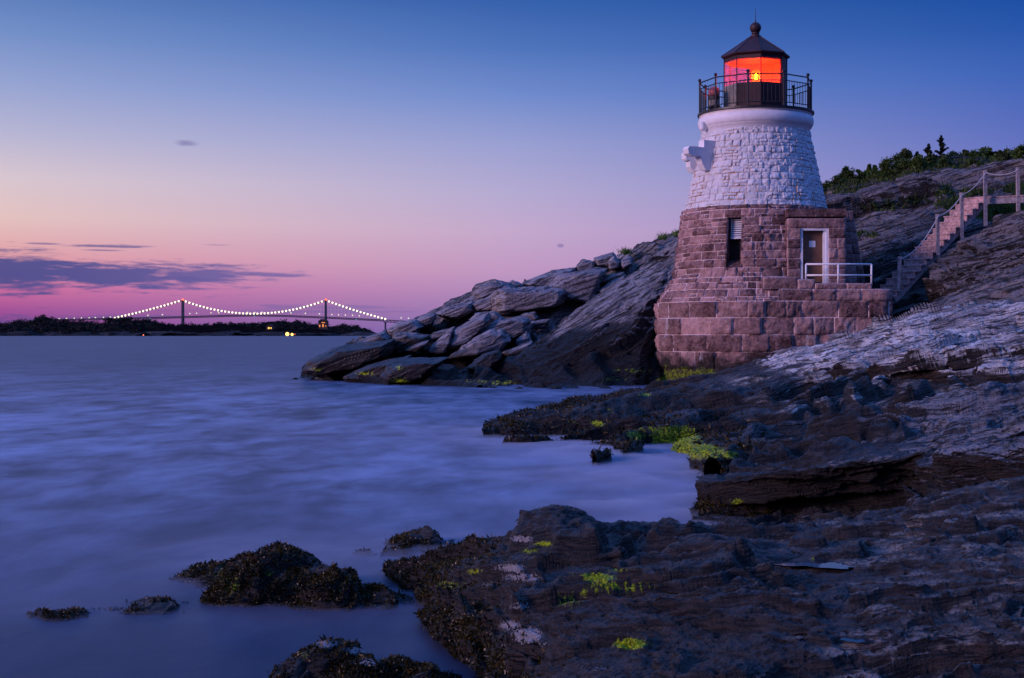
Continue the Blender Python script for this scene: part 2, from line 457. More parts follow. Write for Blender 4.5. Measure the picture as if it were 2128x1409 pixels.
# sea: long-exposure water, soft and milky
sm, t = mat('sea_water')
oc = t.n('ShaderNodeTexCoord').outputs['Object']
n1 = t.noise(t.mapping(oc, (1.5, .60, 1), rot=(0, 0, .25)), .30, 7, .62, .4)
n2 = t.noise(t.mapping(oc, (1.5, .7, 1), loc=(4, 9, 0), rot=(0, 0, -.2)), .9, 5, .60, .3)
n3 = t.noise(t.mapping(oc, (1.4, .45, 1), loc=(1, 2, 0)), .055, 5, .58)
n4 = t.noise(t.mapping(oc, (1.4, .35, 1), loc=(1, 2, 0)), .010, 4, .55)
mixn = t.math('ADD', t.math('ADD', t.math('MULTIPLY', n1, .40), t.math('MULTIPLY', n2, .30)), t.math('ADD', t.math('MULTIPLY', n3, .2), t.math('MULTIPLY', n4, .1)))
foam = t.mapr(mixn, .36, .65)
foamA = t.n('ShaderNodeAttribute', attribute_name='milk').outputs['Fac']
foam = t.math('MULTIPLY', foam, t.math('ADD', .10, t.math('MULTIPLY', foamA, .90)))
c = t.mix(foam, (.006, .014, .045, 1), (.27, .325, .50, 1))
bp = t.n('ShaderNodeBump', i={'Strength': .16, 'Distance': .25, 'Height': mixn})
finish(t, **{'Base Color': c, 'Roughness': .42, 'IOR': 1.33, 'Normal': bp.outputs[0], 'Specular IOR Level': .20})
M['sea'] = sm
pm, t = mat('tide_pool_water')
finish(t, **{'Base Color': (.01, .012, .02, 1), 'Roughness': .04, 'IOR': 1.33, 'Specular IOR Level': .8})
M['pool'] = pm
mm, t = mat('sea_mist_volume')
vs = t.n('ShaderNodeVolumePrincipled', i={'Color': (.60, .72, .97, 1), 'Density': 1.5, 'Anisotropy': 0.0})
t.link(vs.outputs[0], t.n('ShaderNodeOutputMaterial').inputs['Volume'])
M['mist'] = mm

# ------------------------------------------------------------------ rock surfaces
def relief(rows, nu, nv):
    """loft a surface through polylines of (px, py, distance); returns grid (nv, nu, 3) in world space"""
    us = np.linspace(0, 1, nu)
    G = []
    for row in rows:
        r = np.array(row, float)
        s = np.concatenate([[0], np.cumsum(np.hypot(np.diff(r[:, 0]), np.diff(r[:, 1])))]); s /= s[-1]
        pts = np.stack([(r[:, 0] - CX) / F * r[:, 2], r[:, 2], H + (HY - r[:, 1]) / F * r[:, 2]], 1)
        G.append(np.stack([np.interp(us, s, pts[:, k]) for k in range(3)], 1))
    G = np.array(G); n = len(G)
    v = np.linspace(0, n - 1 - 1e-6, nv); i = v.astype(int); f = (v - i)[:, None, None]
    p0 = G[np.maximum(i - 1, 0)]; p1 = G[i]; p2 = G[i + 1]; p3 = G[np.minimum(i + 2, n - 1)]
    T = .35
    m1 = T * (p2 - p0); m2 = T * (p3 - p1)
    return (2 * f**3 - 3 * f**2 + 1) * p1 + (f**3 - 2 * f**2 + f) * m1 + (-2 * f**3 + 3 * f**2) * p2 + (f**3 - f**2) * m2
def grid_faces(nv, nu):
    a = (np.arange(nv - 1)[:, None] * nu + np.arange(nu - 1)[None, :]).ravel()
    return np.stack([a, a + 1, a + nu + 1, a + nu], 1)
def grid_normals(G):
    du = np.gradient(G, axis=1); dv = np.gradient(G, axis=0)
    N = np.cross(du, dv); N /= np.maximum(np.linalg.norm(N, axis=2, keepdims=True), 1e-9)
    C = np.array([0, 0, H + 6.0]) - G
    sgn = np.sign((N * C).sum(2)); 
    return N * (1 if sgn.mean() > 0 else -1)
def rockify(Pt, Nr, L, amp, tilt, seed, blk=1.0, dip=.25, terr=1.0):
    """displace points along their normals into layered, fractured rock (layer thickness L)"""
    tl = -tilt
    e1 = np.array([math.cos(tl), 0, math.sin(tl)]); n = np.array([-math.sin(tl), -dip, math.cos(tl)]); n /= np.linalg.norm(n)
    e1 = e1 - n * e1.dot(n); e1 /= np.linalg.norm(e1); e2 = np.cross(n, e1)
    a = Pt @ e1; b = Pt @ e2; s = Pt @ n
    wq = fbm(a / (L * 30), b / (L * 24), s / (L * 24), 3, seed) * L * 5
    s = s + wq; a = a + fbm(Pt[:, 0] / (L * 8), Pt[:, 1] / (L * 8), Pt[:, 2] / (L * 8), 2, seed + 5) * L * 3
    w0 = np.ones(len(Pt))
    d = 1.5 * fbm(a / (L * 46), b / (L * 34), s / (L * 14), 3, seed + 9)
    x = fbm(a / (L * 17), b / (L * 13), s / (L * 1.9), 3, seed + 20)
    d = d + 1.0 * np.sign(x) * np.abs(x) ** .7
    # broken blocks: a constant offset per layer and per block along the layer
    def sst(f, w_): 
        f = np.clip(f / w_, 0, 1); return f * f * (3 - 2 * f)
    def blkv(k, ua, ub, sd_):
        """value per block, eased over the first quarter of each block so that edges stay clean"""
        ua = ua + 7 * hash01(k, k * 0, k * 0, sd_); ub = ub + 5 * hash01(k, k * 0, k * 0 + 3, sd_)
        ca, cb = np.floor(ua), np.floor(ub); fa, fb = sst(ua - ca, .09), sst(ub - cb, .14)
        h = lambda i, j: hash01(k, i, j, sd_ + 40)
        return (h(ca - 1, cb - 1) * (1 - fa) + h(ca, cb - 1) * fa) * (1 - fb) + (h(ca - 1, cb) * (1 - fa) + h(ca, cb) * fa) * fb
    for q, (lw, la, am) in enumerate(((3.2, 30, 1.15), (1.25, 13, .55))):
        sl = s / (L * lw); k = np.floor(sl); fr = sl - k; e = sst(fr, .34)
        v0 = blkv(k - 1, a / (L * la), b / (L * la * .8), seed + q); v1 = blkv(k, a / (L * la), b / (L * la * .8), seed + q)
        d = d + blk * am * ((v0 * (1 - e) + v1 * e) - .5) * 1.7
        w0 = w0 * (1 - .70 * np.exp(-((fr - .17) / .19) ** 2) * np.clip(.35 + 2.2 * am * blk * np.abs(v1 - v0), 0, 1))
        gk = np.clip(.15 + 2.2 * fbm(a / (L * 22), b / (L * 18), k * 3.7, 2, seed + 30 + q), 0, 1)
        d = d - am * 1.25 * gk * np.exp(-((fr - .17) / .10) ** 2)
        d = d + am * .60 * (np.where(fr < .34, 1 - e, (fr - .34) / .66) - .5)
    V = Pt + Nr * (d * L * amp)[:, None]
    # crisp ledges: the surface is stepped along the layering, thick beds first, thin laminae last
    s0 = V @ n + wq; wg = w0.copy()
    for q, (h, A, jg) in enumerate(((4.4 * L, .85, .7), (1.6 * L, .70, .8), (.6 * L, .35, .8))):
        sj = s0 + h * jg * fbm(a / (h * 7), b / (h * 5), s0 / (h * 3), 2, seed + 80 + q) + .45 * h * np.sin(s0 / h * 1.7 + 2 * pn(a / (h * 20), b / (h * 20), s0 * 0, seed + 3))
        u = sj / h; f = u - np.floor(u)
        T = np.clip((f - .5) / .26 + .5, 0, 1); T = T * T * (3 - 2 * T)
        msk = np.clip(.75 + 1.6 * pn(a / (h * 14), b / (h * 11), s0 / (h * 6), seed + 90 + q), .1, 1.1)
        sh = (T - f) * h * A * msk * terr * wg
        wg = wg * (1 - .97 * np.exp(-((f - .5) / .26) ** 2) * np.clip(msk * terr, 0, 1))
        V = V + n[None] * sh[:, None]; s0 = s0 + sh
    g_ = .22 * fbm(V[:, 0] / (L * 1.6), V[:, 1] / (L * 1.6), V[:, 2] / (L * .9), 4, seed + 70) + .10 * fbm(a / (L * 4), b / (L * 3), s0 / (L * .35), 3, seed + 60)
    return V + Nr * (g_ * L * amp * (.25 + .75 * wg))[:, None]
def spots(V, lst):
    """soft patches given as (px, py, rx, ry, strength) where they lie on the surface"""
    px, py = PX(V); r = np.zeros(len(V))
    for a, b, rx, ry, s in lst:
        d2 = ((px - a) / rx) ** 2 + ((py - b) / ry) ** 2
        r = np.maximum(r, s * np.exp(-d2 * .9))
    return r
def rock_sheet(name, rows, nu, nv, L, amp, tilt, seed, mkey, dry_litf, algae=(), crust=(), post=None, blk=1.0, dip=.25, even=4):
    G = relief(rows, nu, nv); N = grid_normals(G)
    Pt = G.reshape(-1, 3); Nr = N.reshape(-1, 3)
    V = rockify(Pt, Nr, L, amp, tilt, seed, blk, dip)
    Vg = V.reshape(nv, nu, 3)
    for _ in range(even):                    # ease chatter between neighbouring columns, along the beds only
        Vg[:, 1:-1] = Vg[:, 1:-1] * .5 + (Vg[:, :-2] + Vg[:, 2:]) * .25
    V = Vg.reshape(-1, 3)
    gr = fbm(V[:, 0] / (L * 2.4), V[:, 1] / (L * 2.4), V[:, 2] / (L * .8), 4, seed + 110, .6)
    pit = np.clip(fbm(V[:, 0] / (L * 1.1), V[:, 1] / (L * 1.1), V[:, 2] / (L * .7), 2, seed + 120) - .18, 0, 1)
    V = V + Nr * (L * amp * (.42 * gr - .9 * pit))[:, None]
    if post is not None: V = post(V)
    G2 = V.reshape(nv, nu, 3); N2 = grid_normals(G2).reshape(-1, 3)
    me = mesh_np(name, V, grid_faces(nv, nu), {'dry_lit': dry_litf(V, N2), 'algae': spots(V, algae), 'crust': spots(V, crust)})
    o = link(name, me, M[mkey], smooth=True)
    tag(o, kind='structure')
    return o, V, N2
def zdry(a, b):
    return lambda V, N: np.clip((V[:, 2] - a) / (b - a), 0, 1)

# A: rubble slope of the far headland
rowsA = [
 [(600, 800, 60), (628, 790, 61), (720, 796, 57), (800, 806, 54), (1000, 812, 51), (1200, 830, 48), (1330, 830, 48)],
 [(624, 784, 62.5), (720, 789, 60), (800, 797, 56), (1000, 800, 54.5), (1200, 806, 53), (1330, 806, 54)],
 [(632, 772, 63), (720, 760, 61), (800, 765, 58.5), (920, 760, 57.5), (1100, 750, 57), (1330, 740, 58)],
 [(645, 760, 63.5), (740, 735, 63), (840, 715, 61.5), (960, 700, 61), (1120, 680, 61), (1340, 640, 62)],
 [(662, 750, 64), (760, 716, 64.5), (860, 685, 64.5), (980, 652, 64.5), (1150, 610, 65), (1350, 560, 66)],
 [(690, 738, 65), (790, 705, 66), (870, 672, 67), (985, 628, 68), (1180, 572, 69), (1300, 535, 70), (1420, 482, 71), (1560, 430, 72), (1720, 415, 73)],
 [(720, 750, 70), (800, 720, 72), (900, 690, 74), (1000, 650, 76), (1180, 600, 77), (1300, 560, 78), (1420, 500, 79), (1560, 440, 80), (1720, 425, 81)],
 [(760, 790, 76), (900, 780, 80), (1000, 760, 84), (1300, 720, 88), (1720, 560, 90)]]
algA = [(660, 768, 18, 8, .55), (700, 780, 30, 6, .5), (760, 776, 30, 6, .62), (830, 792, 26, 8, .75), (830, 764, 16, 8, .55), (1000, 792, 60, 8, .5), (1330, 785, 80, 10, .45)]
rowsA = [[(a, b + (9 if 3 <= k <= 6 and a > 640 else 0), Y + (1.0 if k >= 2 else 0)) for a, b, Y in row] for k, row in enumerate(rowsA)]
rock_sheet('headland', rowsA, 620, 380, .30, .85, TF, 3, 'rock_far', zdry(.9, 3.0), algA)
# B: the great tilted slab beside the tower
rowsB = [
 [(940, 815, 52), (1060, 820, 51), (1200, 826, 50.5), (1340, 826, 51), (1460, 826, 53)],
 [(948, 800, 54), (1060, 803, 53), (1200, 806, 52.5), (1330, 806, 53.2), (1460, 804, 56)],
 [(965, 790, 54.6), (1070, 785, 54), (1200, 770, 54), (1330, 740, 55), (1460, 720, 57.5)],
 [(985, 780, 55), (1085, 762, 54.8), (1210, 715, 55.2), (1330, 660, 56.5), (1460, 610, 58.5)],
 [(1000, 770, 55.6), (1100, 738, 55.8), (1210, 676, 56.8), (1320, 606, 58.3), (1405, 545, 59.8), (1480, 510, 60.5)],
 [(1010, 762, 56.5), (1105, 718, 57.3), (1200, 652, 58.8), (1300, 577, 60.5), (1405, 508, 62.5), (1480, 462, 64)],
 [(1030, 770, 58.5), (1120, 730, 60), (1220, 668, 62), (1320, 590, 64), (1420, 512, 67), (1500, 470, 68)],
 [(1040, 800, 60), (1140, 790, 62), (1240, 760, 65), (1340, 690, 68), (1440, 620, 70), (1520, 560, 72)]]
rock_sheet('headland_slab', rowsB, 620, 420, .30, .62, TF, 17, 'rock_far',
           lambda V, N: np.clip((V[:, 2] - 1.0) / 2.0, 0, 1) * np.clip((N[:, 2] - .18) / .4, .06, 1),  # steep faces darkened, tops paled: skylight put into the colour
           [(1040, 795, 50, 9, .55), (1310, 770, 70, 9, .5), (1280, 788, 60, 7, .45), (1385, 790, 26, 12, .8)], blk=.8)

# C: the mid ledge with the pale crest
rowsC = [
 [(1000, 925, 26), (1100, 945, 23.5), (1200, 965, 21.5), (1300, 985, 20), (1400, 1000, 19), (1500, 1010, 18.5), (1700, 990, 19), (1900, 950, 20), (2300, 900, 21)],
 [(1022, 896, 28.4), (1100, 918, 26), (1200, 938, 24), (1300, 958, 22.2), (1400, 972, 21), (1500, 982, 20), (1700, 960, 20.5), (1900, 915, 22), (2300, 860, 23)],
 [(1030, 890, 29), (1110, 888, 28.2), (1200, 895, 27), (1300, 912, 25), (1400, 930, 23.5), (1500, 950, 22), (1600, 925, 22.6), (1750, 880, 23.6), (1900, 845, 24.5), (2300, 790, 25.5)],
 [(1040, 886, 29.6), (1120, 872, 29.8), (1200, 876, 29), (1300, 880, 27.5), (1400, 884, 26.4), (1500, 895, 25), (1600, 880, 25), (1750, 850, 25.4), (1900, 825, 26), (2300, 775, 26.5)],
 [(1050, 881, 30.4), (1130, 862, 31.5), (1210, 858, 32), (1300, 850, 32), (1400, 842, 31), (1500, 842, 29), (1600, 838, 28), (1720, 828, 27.6), (1900, 806, 27.5), (2300, 768, 27.5)],
 [(1055, 877, 31), (1140, 854, 33.5), (1220, 846, 35), (1310, 834, 36), (1410, 818, 36), (1500, 806, 34), (1600, 806, 31), (1700, 800, 29.8), (1900, 778, 29.2), (2300, 740, 28.8)],
 [(1060, 874, 31.6), (1150, 851, 35), (1230, 841, 37.5), (1330, 824, 40), (1430, 802, 40.5), (1510, 788, 38.5), (1610, 786, 34), (1700, 783, 30.4), (1900, 752, 29.0), (2300, 718, 28.2)],
 [(1070, 872, 32.2), (1160, 849, 36.5), (1240, 838, 39.5), (1345, 819, 43), (1445, 796, 45), (1525, 778, 43.5), (1620, 760, 39), (1720, 752, 35), (1900, 722, 32.5), (2300, 672, 31)],
 [(1080, 871, 33), (1170, 848, 38), (1250, 836, 41), (1350, 816, 45.5), (1450, 792, 48), (1540, 768, 46.5), (1610, 736, 44), (1690, 715, 42.5), (1770, 697, 41), (1830, 677, 39.5), (1901, 656, 38), (2128, 634, 34.5), (2300, 612, 33)],
 [(1090, 890, 36), (1180, 860, 42), (1260, 845, 45), (1350, 822, 48), (1450, 798, 51), (1540, 775, 50), (1610, 745, 49), (1690, 730, 48), (1770, 715, 47), (1830, 700, 46), (1901, 685, 45), (2128, 660, 42), (2300, 640, 40)],
 [(1150, 950, 40), (1350, 900, 50), (1540, 880, 52), (1770, 850, 51), (2128, 800, 48), (2300, 760, 46)]]
algC = [(1320, 905, 26, 14, .75), (1405, 915, 46, 28, 1.5), (1460, 938, 42, 16, 1.35), (1515, 944, 22, 9, .85), (1240, 880, 22, 7, .9), (1185, 877, 20, 6, .5), (1340, 820, 22, 6, .7), (1270, 852, 24, 6, .5), (1350, 890, 26, 9, .6)]
def sinkC(V):
    V[:, 2] = np.where(V[:, 2] < .12, V[:, 2] - (.12 - V[:, 2]) * 2.2, V[:, 2]); return V
def dry_litC(V, N):
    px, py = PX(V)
    return np.maximum(np.clip((V[:, 2] - .75) / .7, 0, 1) * np.clip((px - 1330) / 260, 0, 1), .30 * np.clip((px - 1250) / 300, 0, 1) * np.clip((V[:, 2] - .25) / .3, 0, 1)) * np.clip((N[:, 2] + .05) / .5, .12, 1)  # upward faces paler: light from above painted in
_, VC, NC = rock_sheet('rock_ledge', rowsC, 1150, 620, .16, .85, TC, 31, 'rock_mid', dry_litC, algC, (), sinkC, blk=1.2, dip=-.14, even=7)

# E: violet slab behind the pale crest, F: rounded outcrop beside the stair
rowsE = [
 [(1700, 760, 47), (1850, 720, 45), (2000, 690, 43), (2128, 670, 41), (2320, 650, 39)],
 [(1790, 708, 49), (1860, 690, 47), (1960, 665, 45.5), (2128, 640, 43.5), (2320, 610, 41)],
 [(1800, 700, 50), (1870, 675, 48.6), (1960, 640, 47.5), (2060, 605, 46.3), (2128, 585, 45.6), (2320, 540, 44)],
 [(1815, 694, 51), (1880, 664, 50), (1950, 632, 49.5), (2052, 581, 49), (2128, 547, 48.6), (2320, 480, 48)],
 [(1830, 710, 53), (1900, 680, 53), (1990, 640, 53), (2080, 590, 53), (2160, 560, 53), (2320, 500, 53)],
 [(1840, 800, 54), (2000, 760, 55), (2160, 700, 56), (2320, 640, 57)]]
rock_sheet('upper_slab', rowsE, 420, 260, .24, .65, R(-24), 47, 'rock_hill', zdry(1.0, 2.2), blk=.8)
rowsF = [
 [(1895, 690, 52), (1960, 680, 51.5), (2060, 660, 51), (2180, 640, 50.5), (2320, 600, 50)],
 [(1908, 640, 53), (1960, 625, 52), (2060, 600, 51.5), (2180, 580, 51), (2320, 540, 50.5)],
 [(1914, 605, 53.4), (1965, 585, 52.4), (2060, 565, 52), (2180, 540, 51.6), (2320, 500, 51)],
 [(1922, 570, 54), (1975, 545, 53), (2060, 525, 52.5), (2180, 505, 52.2), (2320, 470, 52)],
 [(1938, 540, 54.6), (1985, 512, 54), (2050, 490, 53.4), (2128, 480, 53.3), (2320, 450, 53)],
 [(1950, 530, 55), (1992, 500, 54.8), (2060, 474, 54.6), (2128, 467, 54.5), (2320, 440, 54)],
 [(1960, 545, 56.5), (2000, 515, 56.5), (2060, 490, 56.5), (2140, 480, 56.5), (2320, 450, 56.5)],
 [(1960, 650, 57), (2060, 640, 57.5), (2160, 620, 58), (2320, 600, 58)]]
rowsF = [[(a + 16 * (a < 2070), b + 9, Y) for a, b, Y in row] for row in rowsF]
rock_sheet('stair_outcrop', rowsF, 420, 320, .26, .95, R(-20), 53, 'rock_hill', lambda V, N: np.clip((N[:, 2] + .15) / .6, .3, 1), blk=.9)  # tops pale, sides dark: sky light and shade in the colour alone

# G: hillside behind the tower and stair
rowsG = [
 [(1690, 700, 59), (1790, 690, 58.5), (1860, 680, 58), (1950, 660, 57.5), (2060, 620, 57.5), (2320, 560, 57.5)],
 [(1690, 600, 61), (1790, 600, 60), (1860, 590, 59.3), (1950, 560, 58.6), (2060, 520, 58.6), (2180, 490, 58.6), (2320, 470, 58.5)],
 [(1690, 545, 63), (1790, 540, 62), (1860, 525, 61.5), (1950, 500, 60.8), (2060, 470, 60), (2180, 450, 60), (2320, 430, 60)],
 [(1690, 530, 64), (1790, 520, 63), (1870, 502, 62.5), (1950, 478, 62), (2060, 450, 61.5), (2180, 430, 61), (2320, 410, 61)],
 [(1690, 490, 65), (1790, 484, 65), (1870, 472, 64.2), (1960, 450, 63.6), (2060, 428, 63), (2180, 412, 63), (2320, 395, 63)],
 [(1690, 470, 67), (1790, 464, 66.6), (1870, 456, 66), (1960, 432, 65.5), (2060, 410, 65), (2180, 398, 65), (2320, 380, 65)],
 [(1690, 440, 68), (1790, 436, 68), (1880, 424, 67.4), (1970, 405, 67), (2060, 390, 66.6), (2180, 380, 66.6), (2320, 365, 67)],
 [(1690, 424, 69.5), (1760, 418, 69.5), (1850, 404, 69), (1920, 386, 68.6), (2000, 372, 68.4), (2090, 368, 68.5), (2180, 362, 69), (2320, 350, 69)],
 [(1690, 412, 72), (1760, 402, 72), (1850, 391, 71.5), (1920, 373, 71), (2000, 361, 71), (2090, 356, 71), (2180, 350, 71), (2320, 340, 71)],
 [(1680, 410, 76), (1760, 398, 76), (1850, 378, 76), (1920, 356, 76), (2000, 345, 77), (2090, 345, 78), (2180, 340, 78), (2320, 330, 78)],
 [(1660, 430, 90), (1800, 400, 92), (1950, 370, 94), (2128, 360, 96), (2320, 350, 96)],
 [(1660, 560, 100), (1950, 540, 104), (2320, 520, 108)]]
_, VG, NG = rock_sheet('hillside', rowsG, 520, 520, .36, 1.0, TC * 1.1, 61, 'rock_hill', lambda V, N: np.clip((V[:, 2] - 3.5) / 4.0, .30, 1) * np.clip((N[:, 2] + .1) / .45, .2, 1))  # slope-based part paints skylit tops and shaded faces

# D: near dark ledge on the right
rowsD = [
 [(1440, 1150, 13.2), (1560, 1160, 12.8), (1750, 1165, 12.2), (1900, 1140, 11.8), (2080, 1090, 11.4), (2320, 1040, 11.2)],
 [(1456, 1082, 14.9), (1560, 1095, 14.4), (1720, 1098, 14.0), (1880, 1075, 13.8), (2000, 1055, 13.6), (2128, 1035, 13.4), (2320, 1000, 13.2)],
 [(1453, 1064, 15.0), (1560, 1068, 14.8), (1720, 1060, 14.5), (1880, 1040, 14.3), (2000, 1022, 14.1), (2128, 1000, 13.9), (2320, 970, 13.7)],
 [(1452, 1046, 15.05), (1560, 1035, 14.8), (1720, 1012, 14.6), (1880, 990, 14.4), (2000, 972, 14.2), (2128, 955, 14.1), (2320, 930, 14)],
 [(1454, 1030, 15.0), (1515, 998, 14.7), (1590, 984, 14.4), (1690, 968, 14.2), (1780, 952, 14.2), (1910, 937, 14.1), (2084, 914, 14.0), (2320, 880, 14)],
 [(1456, 1022, 15.2), (1510, 982, 15.1), (1590, 966, 15.2), (1690, 948, 15.4), (1780, 930, 15.6), (1910, 912, 15.8), (2084, 886, 16), (2320, 840, 16)],
 [(1461, 1013, 15.5), (1518, 969, 16.0), (1590, 946, 16.6), (1690, 920, 17.2), (1780, 898, 17.6), (1910, 872, 18), (2084, 840, 18.4), (2320, 800, 18.6)],
 [(1470, 1008, 15.9), (1530, 964, 16.8), (1600, 938, 17.8), (1695, 900, 19), (1790, 873, 20), (1910, 846, 20.6), (2100, 806, 21.2), (2320, 770, 21.6)],
 [(1490, 1025, 17), (1560, 985, 18.4), (1640, 955, 20), (1730, 920, 21), (1820, 890, 22), (1930, 870, 22.6), (2120, 830, 23.4), (2320, 800, 24)],
 [(1510, 1100, 18), (1730, 1020, 21.5), (1930, 960, 23.5), (2320, 900, 25)]]
def dry_litD(V, N):
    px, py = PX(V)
    return np.clip((V[:, 2] - .2) / .7, 0, 1) * np.clip((N[:, 2] - .2) / .5, .0, 1) * (.36 + .75 * np.clip((px - 1800) / 260, 0, 1))  # flat tops painted brighter, as under open sky
_, VD, ND = rock_sheet('near_ledge', rowsD, 1050, 620, .085, .95, TD, 71, 'rock_near', dry_litD, [(1530, 1042, 16, 8, .9), (1480, 1050, 14, 12, .35)], blk=1.2, dip=-.12, even=7)
# D2: overhanging block over the near ledge, and the bank below it
rowsD2 = [
 [(1885, 1080, 12.2), (1960, 1070, 12.0), (2060, 1050, 11.8), (2200, 1020, 11.5), (2340, 1000, 11.2)],
 [(1889, 1052, 12.6), (1960, 1040, 12.3), (2060, 1020, 12.1), (2200, 995, 11.9), (2340, 970, 11.7)],
 [(1887, 1015, 12.8), (1960, 998, 12.4), (2060, 975, 12.2), (2200, 950, 12.0), (2340, 925, 11.9)],
 [(1890, 992, 12.9), (1940, 962, 12.5), (2050, 936, 12.3), (2200, 920, 12.1), (2340, 900, 12)],
 [(1900, 980, 13.1), (1945, 952, 12.9), (2050, 925, 12.8), (2200, 905, 12.7), (2340, 880, 12.6)],
 [(1925, 972, 13.8), (1980, 948, 13.9), (2070, 918, 14.0), (2200, 890, 14.2), (2340, 860, 14.2)],
 [(1940, 1010, 14.4), (2000, 990, 14.6), (2070, 970, 14.8), (2200, 950, 15), (2340, 930, 15)]]
rock_sheet('near_ledge_block', rowsD2, 420, 260, .075, .9, TD, 83, 'rock_near', lambda V, N: np.clip((N[:, 2] - .35) / .5, 0, .55))  # block's lit top and shaded front put into its tone

# FG: the broad low rock in front
rowsFG = [
 [(930, 1560, 6.6), (1100, 1700, 5.4), (1500, 1800, 4.6), (1900, 1800, 4.4), (2400, 1750, 4.2)],
 [(955, 1440, 7.75), (1060, 1480, 6.8), (1250, 1520, 5.9), (1500, 1520, 5.6), (1900, 1500, 5.5), (2400, 1470, 5.4)],
 [(945, 1400, 8.1), (1040, 1400, 7.3), (1200, 1405, 6.55), (1500, 1400, 6.2), (1900, 1385, 6.1), (2400, 1360, 6.0)],
 [(915, 1350, 8.65), (1010, 1330, 8.0), (1180, 1330, 7.1), (1500, 1320, 6.75), (1900, 1310, 6.6), (2400, 1285, 6.5)],
 [(880, 1296, 9.45), (985, 1270, 8.7), (1150, 1265, 7.7), (1500, 1255, 7.35), (1900, 1245, 7.2), (2400, 1215, 7.1)],
 [(850, 1248, 10.25), (960, 1222, 9.5), (1130, 1205, 8.6), (1500, 1195, 8.2), (1900, 1190, 7.95), (2400, 1155, 7.8)],
 [(822, 1212, 10.9), (950, 1180, 10.3), (1110, 1155, 9.5), (1500, 1150, 9.1), (1900, 1140, 8.9), (2400, 1095, 8.7)],
 [(806, 1196, 11.3), (870, 1172, 11.1), (955, 1152, 10.9), (1060, 1124, 10.4), (1160, 1102, 10.1), (1280, 1116, 10.2), (1500, 1122, 10.3), (1720, 1116, 10.4), (1880, 1092, 10.4), (2050, 1055, 10.3), (2400, 1010, 10.2)],
 [(805, 1194, 11.6), (875, 1168, 11.6), (960, 1146, 11.5), (1060, 1117, 11.1), (1160, 1096, 10.8), (1280, 1110, 11.1), (1500, 1114, 11.6), (1720, 1108, 12.0), (1880, 1078, 12.0), (2050, 1036, 11.8), (2400, 985, 11.7)],
 [(815, 1215, 12.2), (900, 1190, 12.4), (1000, 1165, 12.4), (1060, 1145, 12.2), (1160, 1128, 12.2), (1280, 1120, 12.6), (1500, 1104, 13.4), (1720, 1098, 13.8), (1880, 1078, 13.6), (2050, 1040, 13.4), (2400, 990, 13.4)],
 [(825, 1250, 12.6), (1000, 1200, 13), (1160, 1155, 13), (1300, 1125, 13.6), (1420, 1094, 14.6), (1500, 1077, 15), (1720, 1068, 15.2), (1880, 1058, 15), (2050, 1030, 14.8), (2400, 985, 14.8)],
 [(830, 1300, 13), (1000, 1260, 13.5), (1160, 1230, 13.8), (1500, 1180, 14.6), (1880, 1150, 14.6), (2400, 1050, 14.6)]]
algF = [(1240, 1200, 42, 10, 1.0), (1270, 1216, 60, 7, .9), (1330, 1218, 34, 8, .9), (1220, 1228, 40, 12, .75), (1170, 1250, 40, 16, .55), (1130, 1130, 22, 6, .9), (1100, 1145, 26, 8, .6), (1310, 1338, 34, 12, 1.1),
        (1290, 1185, 50, 5, .6), (985, 1188, 26, 8, .7), (930, 1215, 40, 10, .65), (1345, 1305, 30, 5, .4), (1690, 1160, 14, 4, .6)]
cruF = [(1060, 1180, 40, 10, .85), (1090, 1200, 50, 10, .8), (1085, 1120, 26, 8, .95), (1095, 1320, 34, 18, 1.0), (1060, 1300, 26, 14, .8), (1080, 1260, 30, 10, .7), (1010, 1215, 30, 8, .5), (1130, 1340, 20, 8, .5), (1040, 1340, 40, 14, .4), (1240, 1390, 60, 8, .45), (1170, 1140, 30, 6, .4)]
POOLS = [(1690, 1166, .26, .20), (1768, 1324, .07, .07)]
LEVEL = []
def carve(V):
    px, py = PX(V)
    for a, b, rx, ry in POOLS:
        near = (np.abs(px - a) < 9) & (np.abs(py - b) < 9)
        c = V[near][np.argmin(V[near][:, 1])].copy()
        dx = (V[:, 0] - c[0]) / rx; dy = (V[:, 1] - c[1]) / ry
        d2 = dx ** 2 + dy ** 2
        k = np.exp(-d2 * d2 * .6)
        wob = .026 * fbm(V[:, 0] * 7 + V[:, 1] * 5, V[:, 1] * 16, V[:, 2] * 0, 3, 7)
        V[:, 2] = V[:, 2] * (1 - k) + (c[2] - .014 + .12 * (V[:, 2] - c[2]) + wob) * k
        wv_ = np.clip((1.5 + 2.2 * fbm(V[:, 0] * 3, V[:, 1] * 6, V[:, 2] * 0, 3, 17) - np.abs(dx)) / .9, 0, 1)
        grain = .02 * fbm(V[:, 0] * 11, V[:, 1] * 20, V[:, 2] * 3, 3, 19)
        lim = np.where(dy < 0, c[2] - .004 + (V[:, 1] - c[1]) * .10, c[2] + .012 + (V[:, 1] - c[1]) * .085) + grain
        wv_ = wv_ * ((dy > -4) & (dy < 9))                      # lip in front and rock behind stay low, so the pool mirrors the sky
        V[:, 2] = V[:, 2] * (1 - wv_) + np.minimum(V[:, 2], lim) * wv_
        LEVEL.append((c, rx, ry))
    return V
def dry_litF(V, N):
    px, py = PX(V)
    return np.clip(.10 + (px - 1350) / 1300, 0, .46) * np.clip(N[:, 2] * 1.3 - .2, .2, 1)  # level rock coloured paler, like light falling from above
_, VF, NF = rock_sheet('shore_rock', rowsFG, 1200, 760, .048, 1.15, TN, 91, 'rock_fg', dry_litF, algF, cruF, carve, blk=1.2, dip=-.13, even=10)

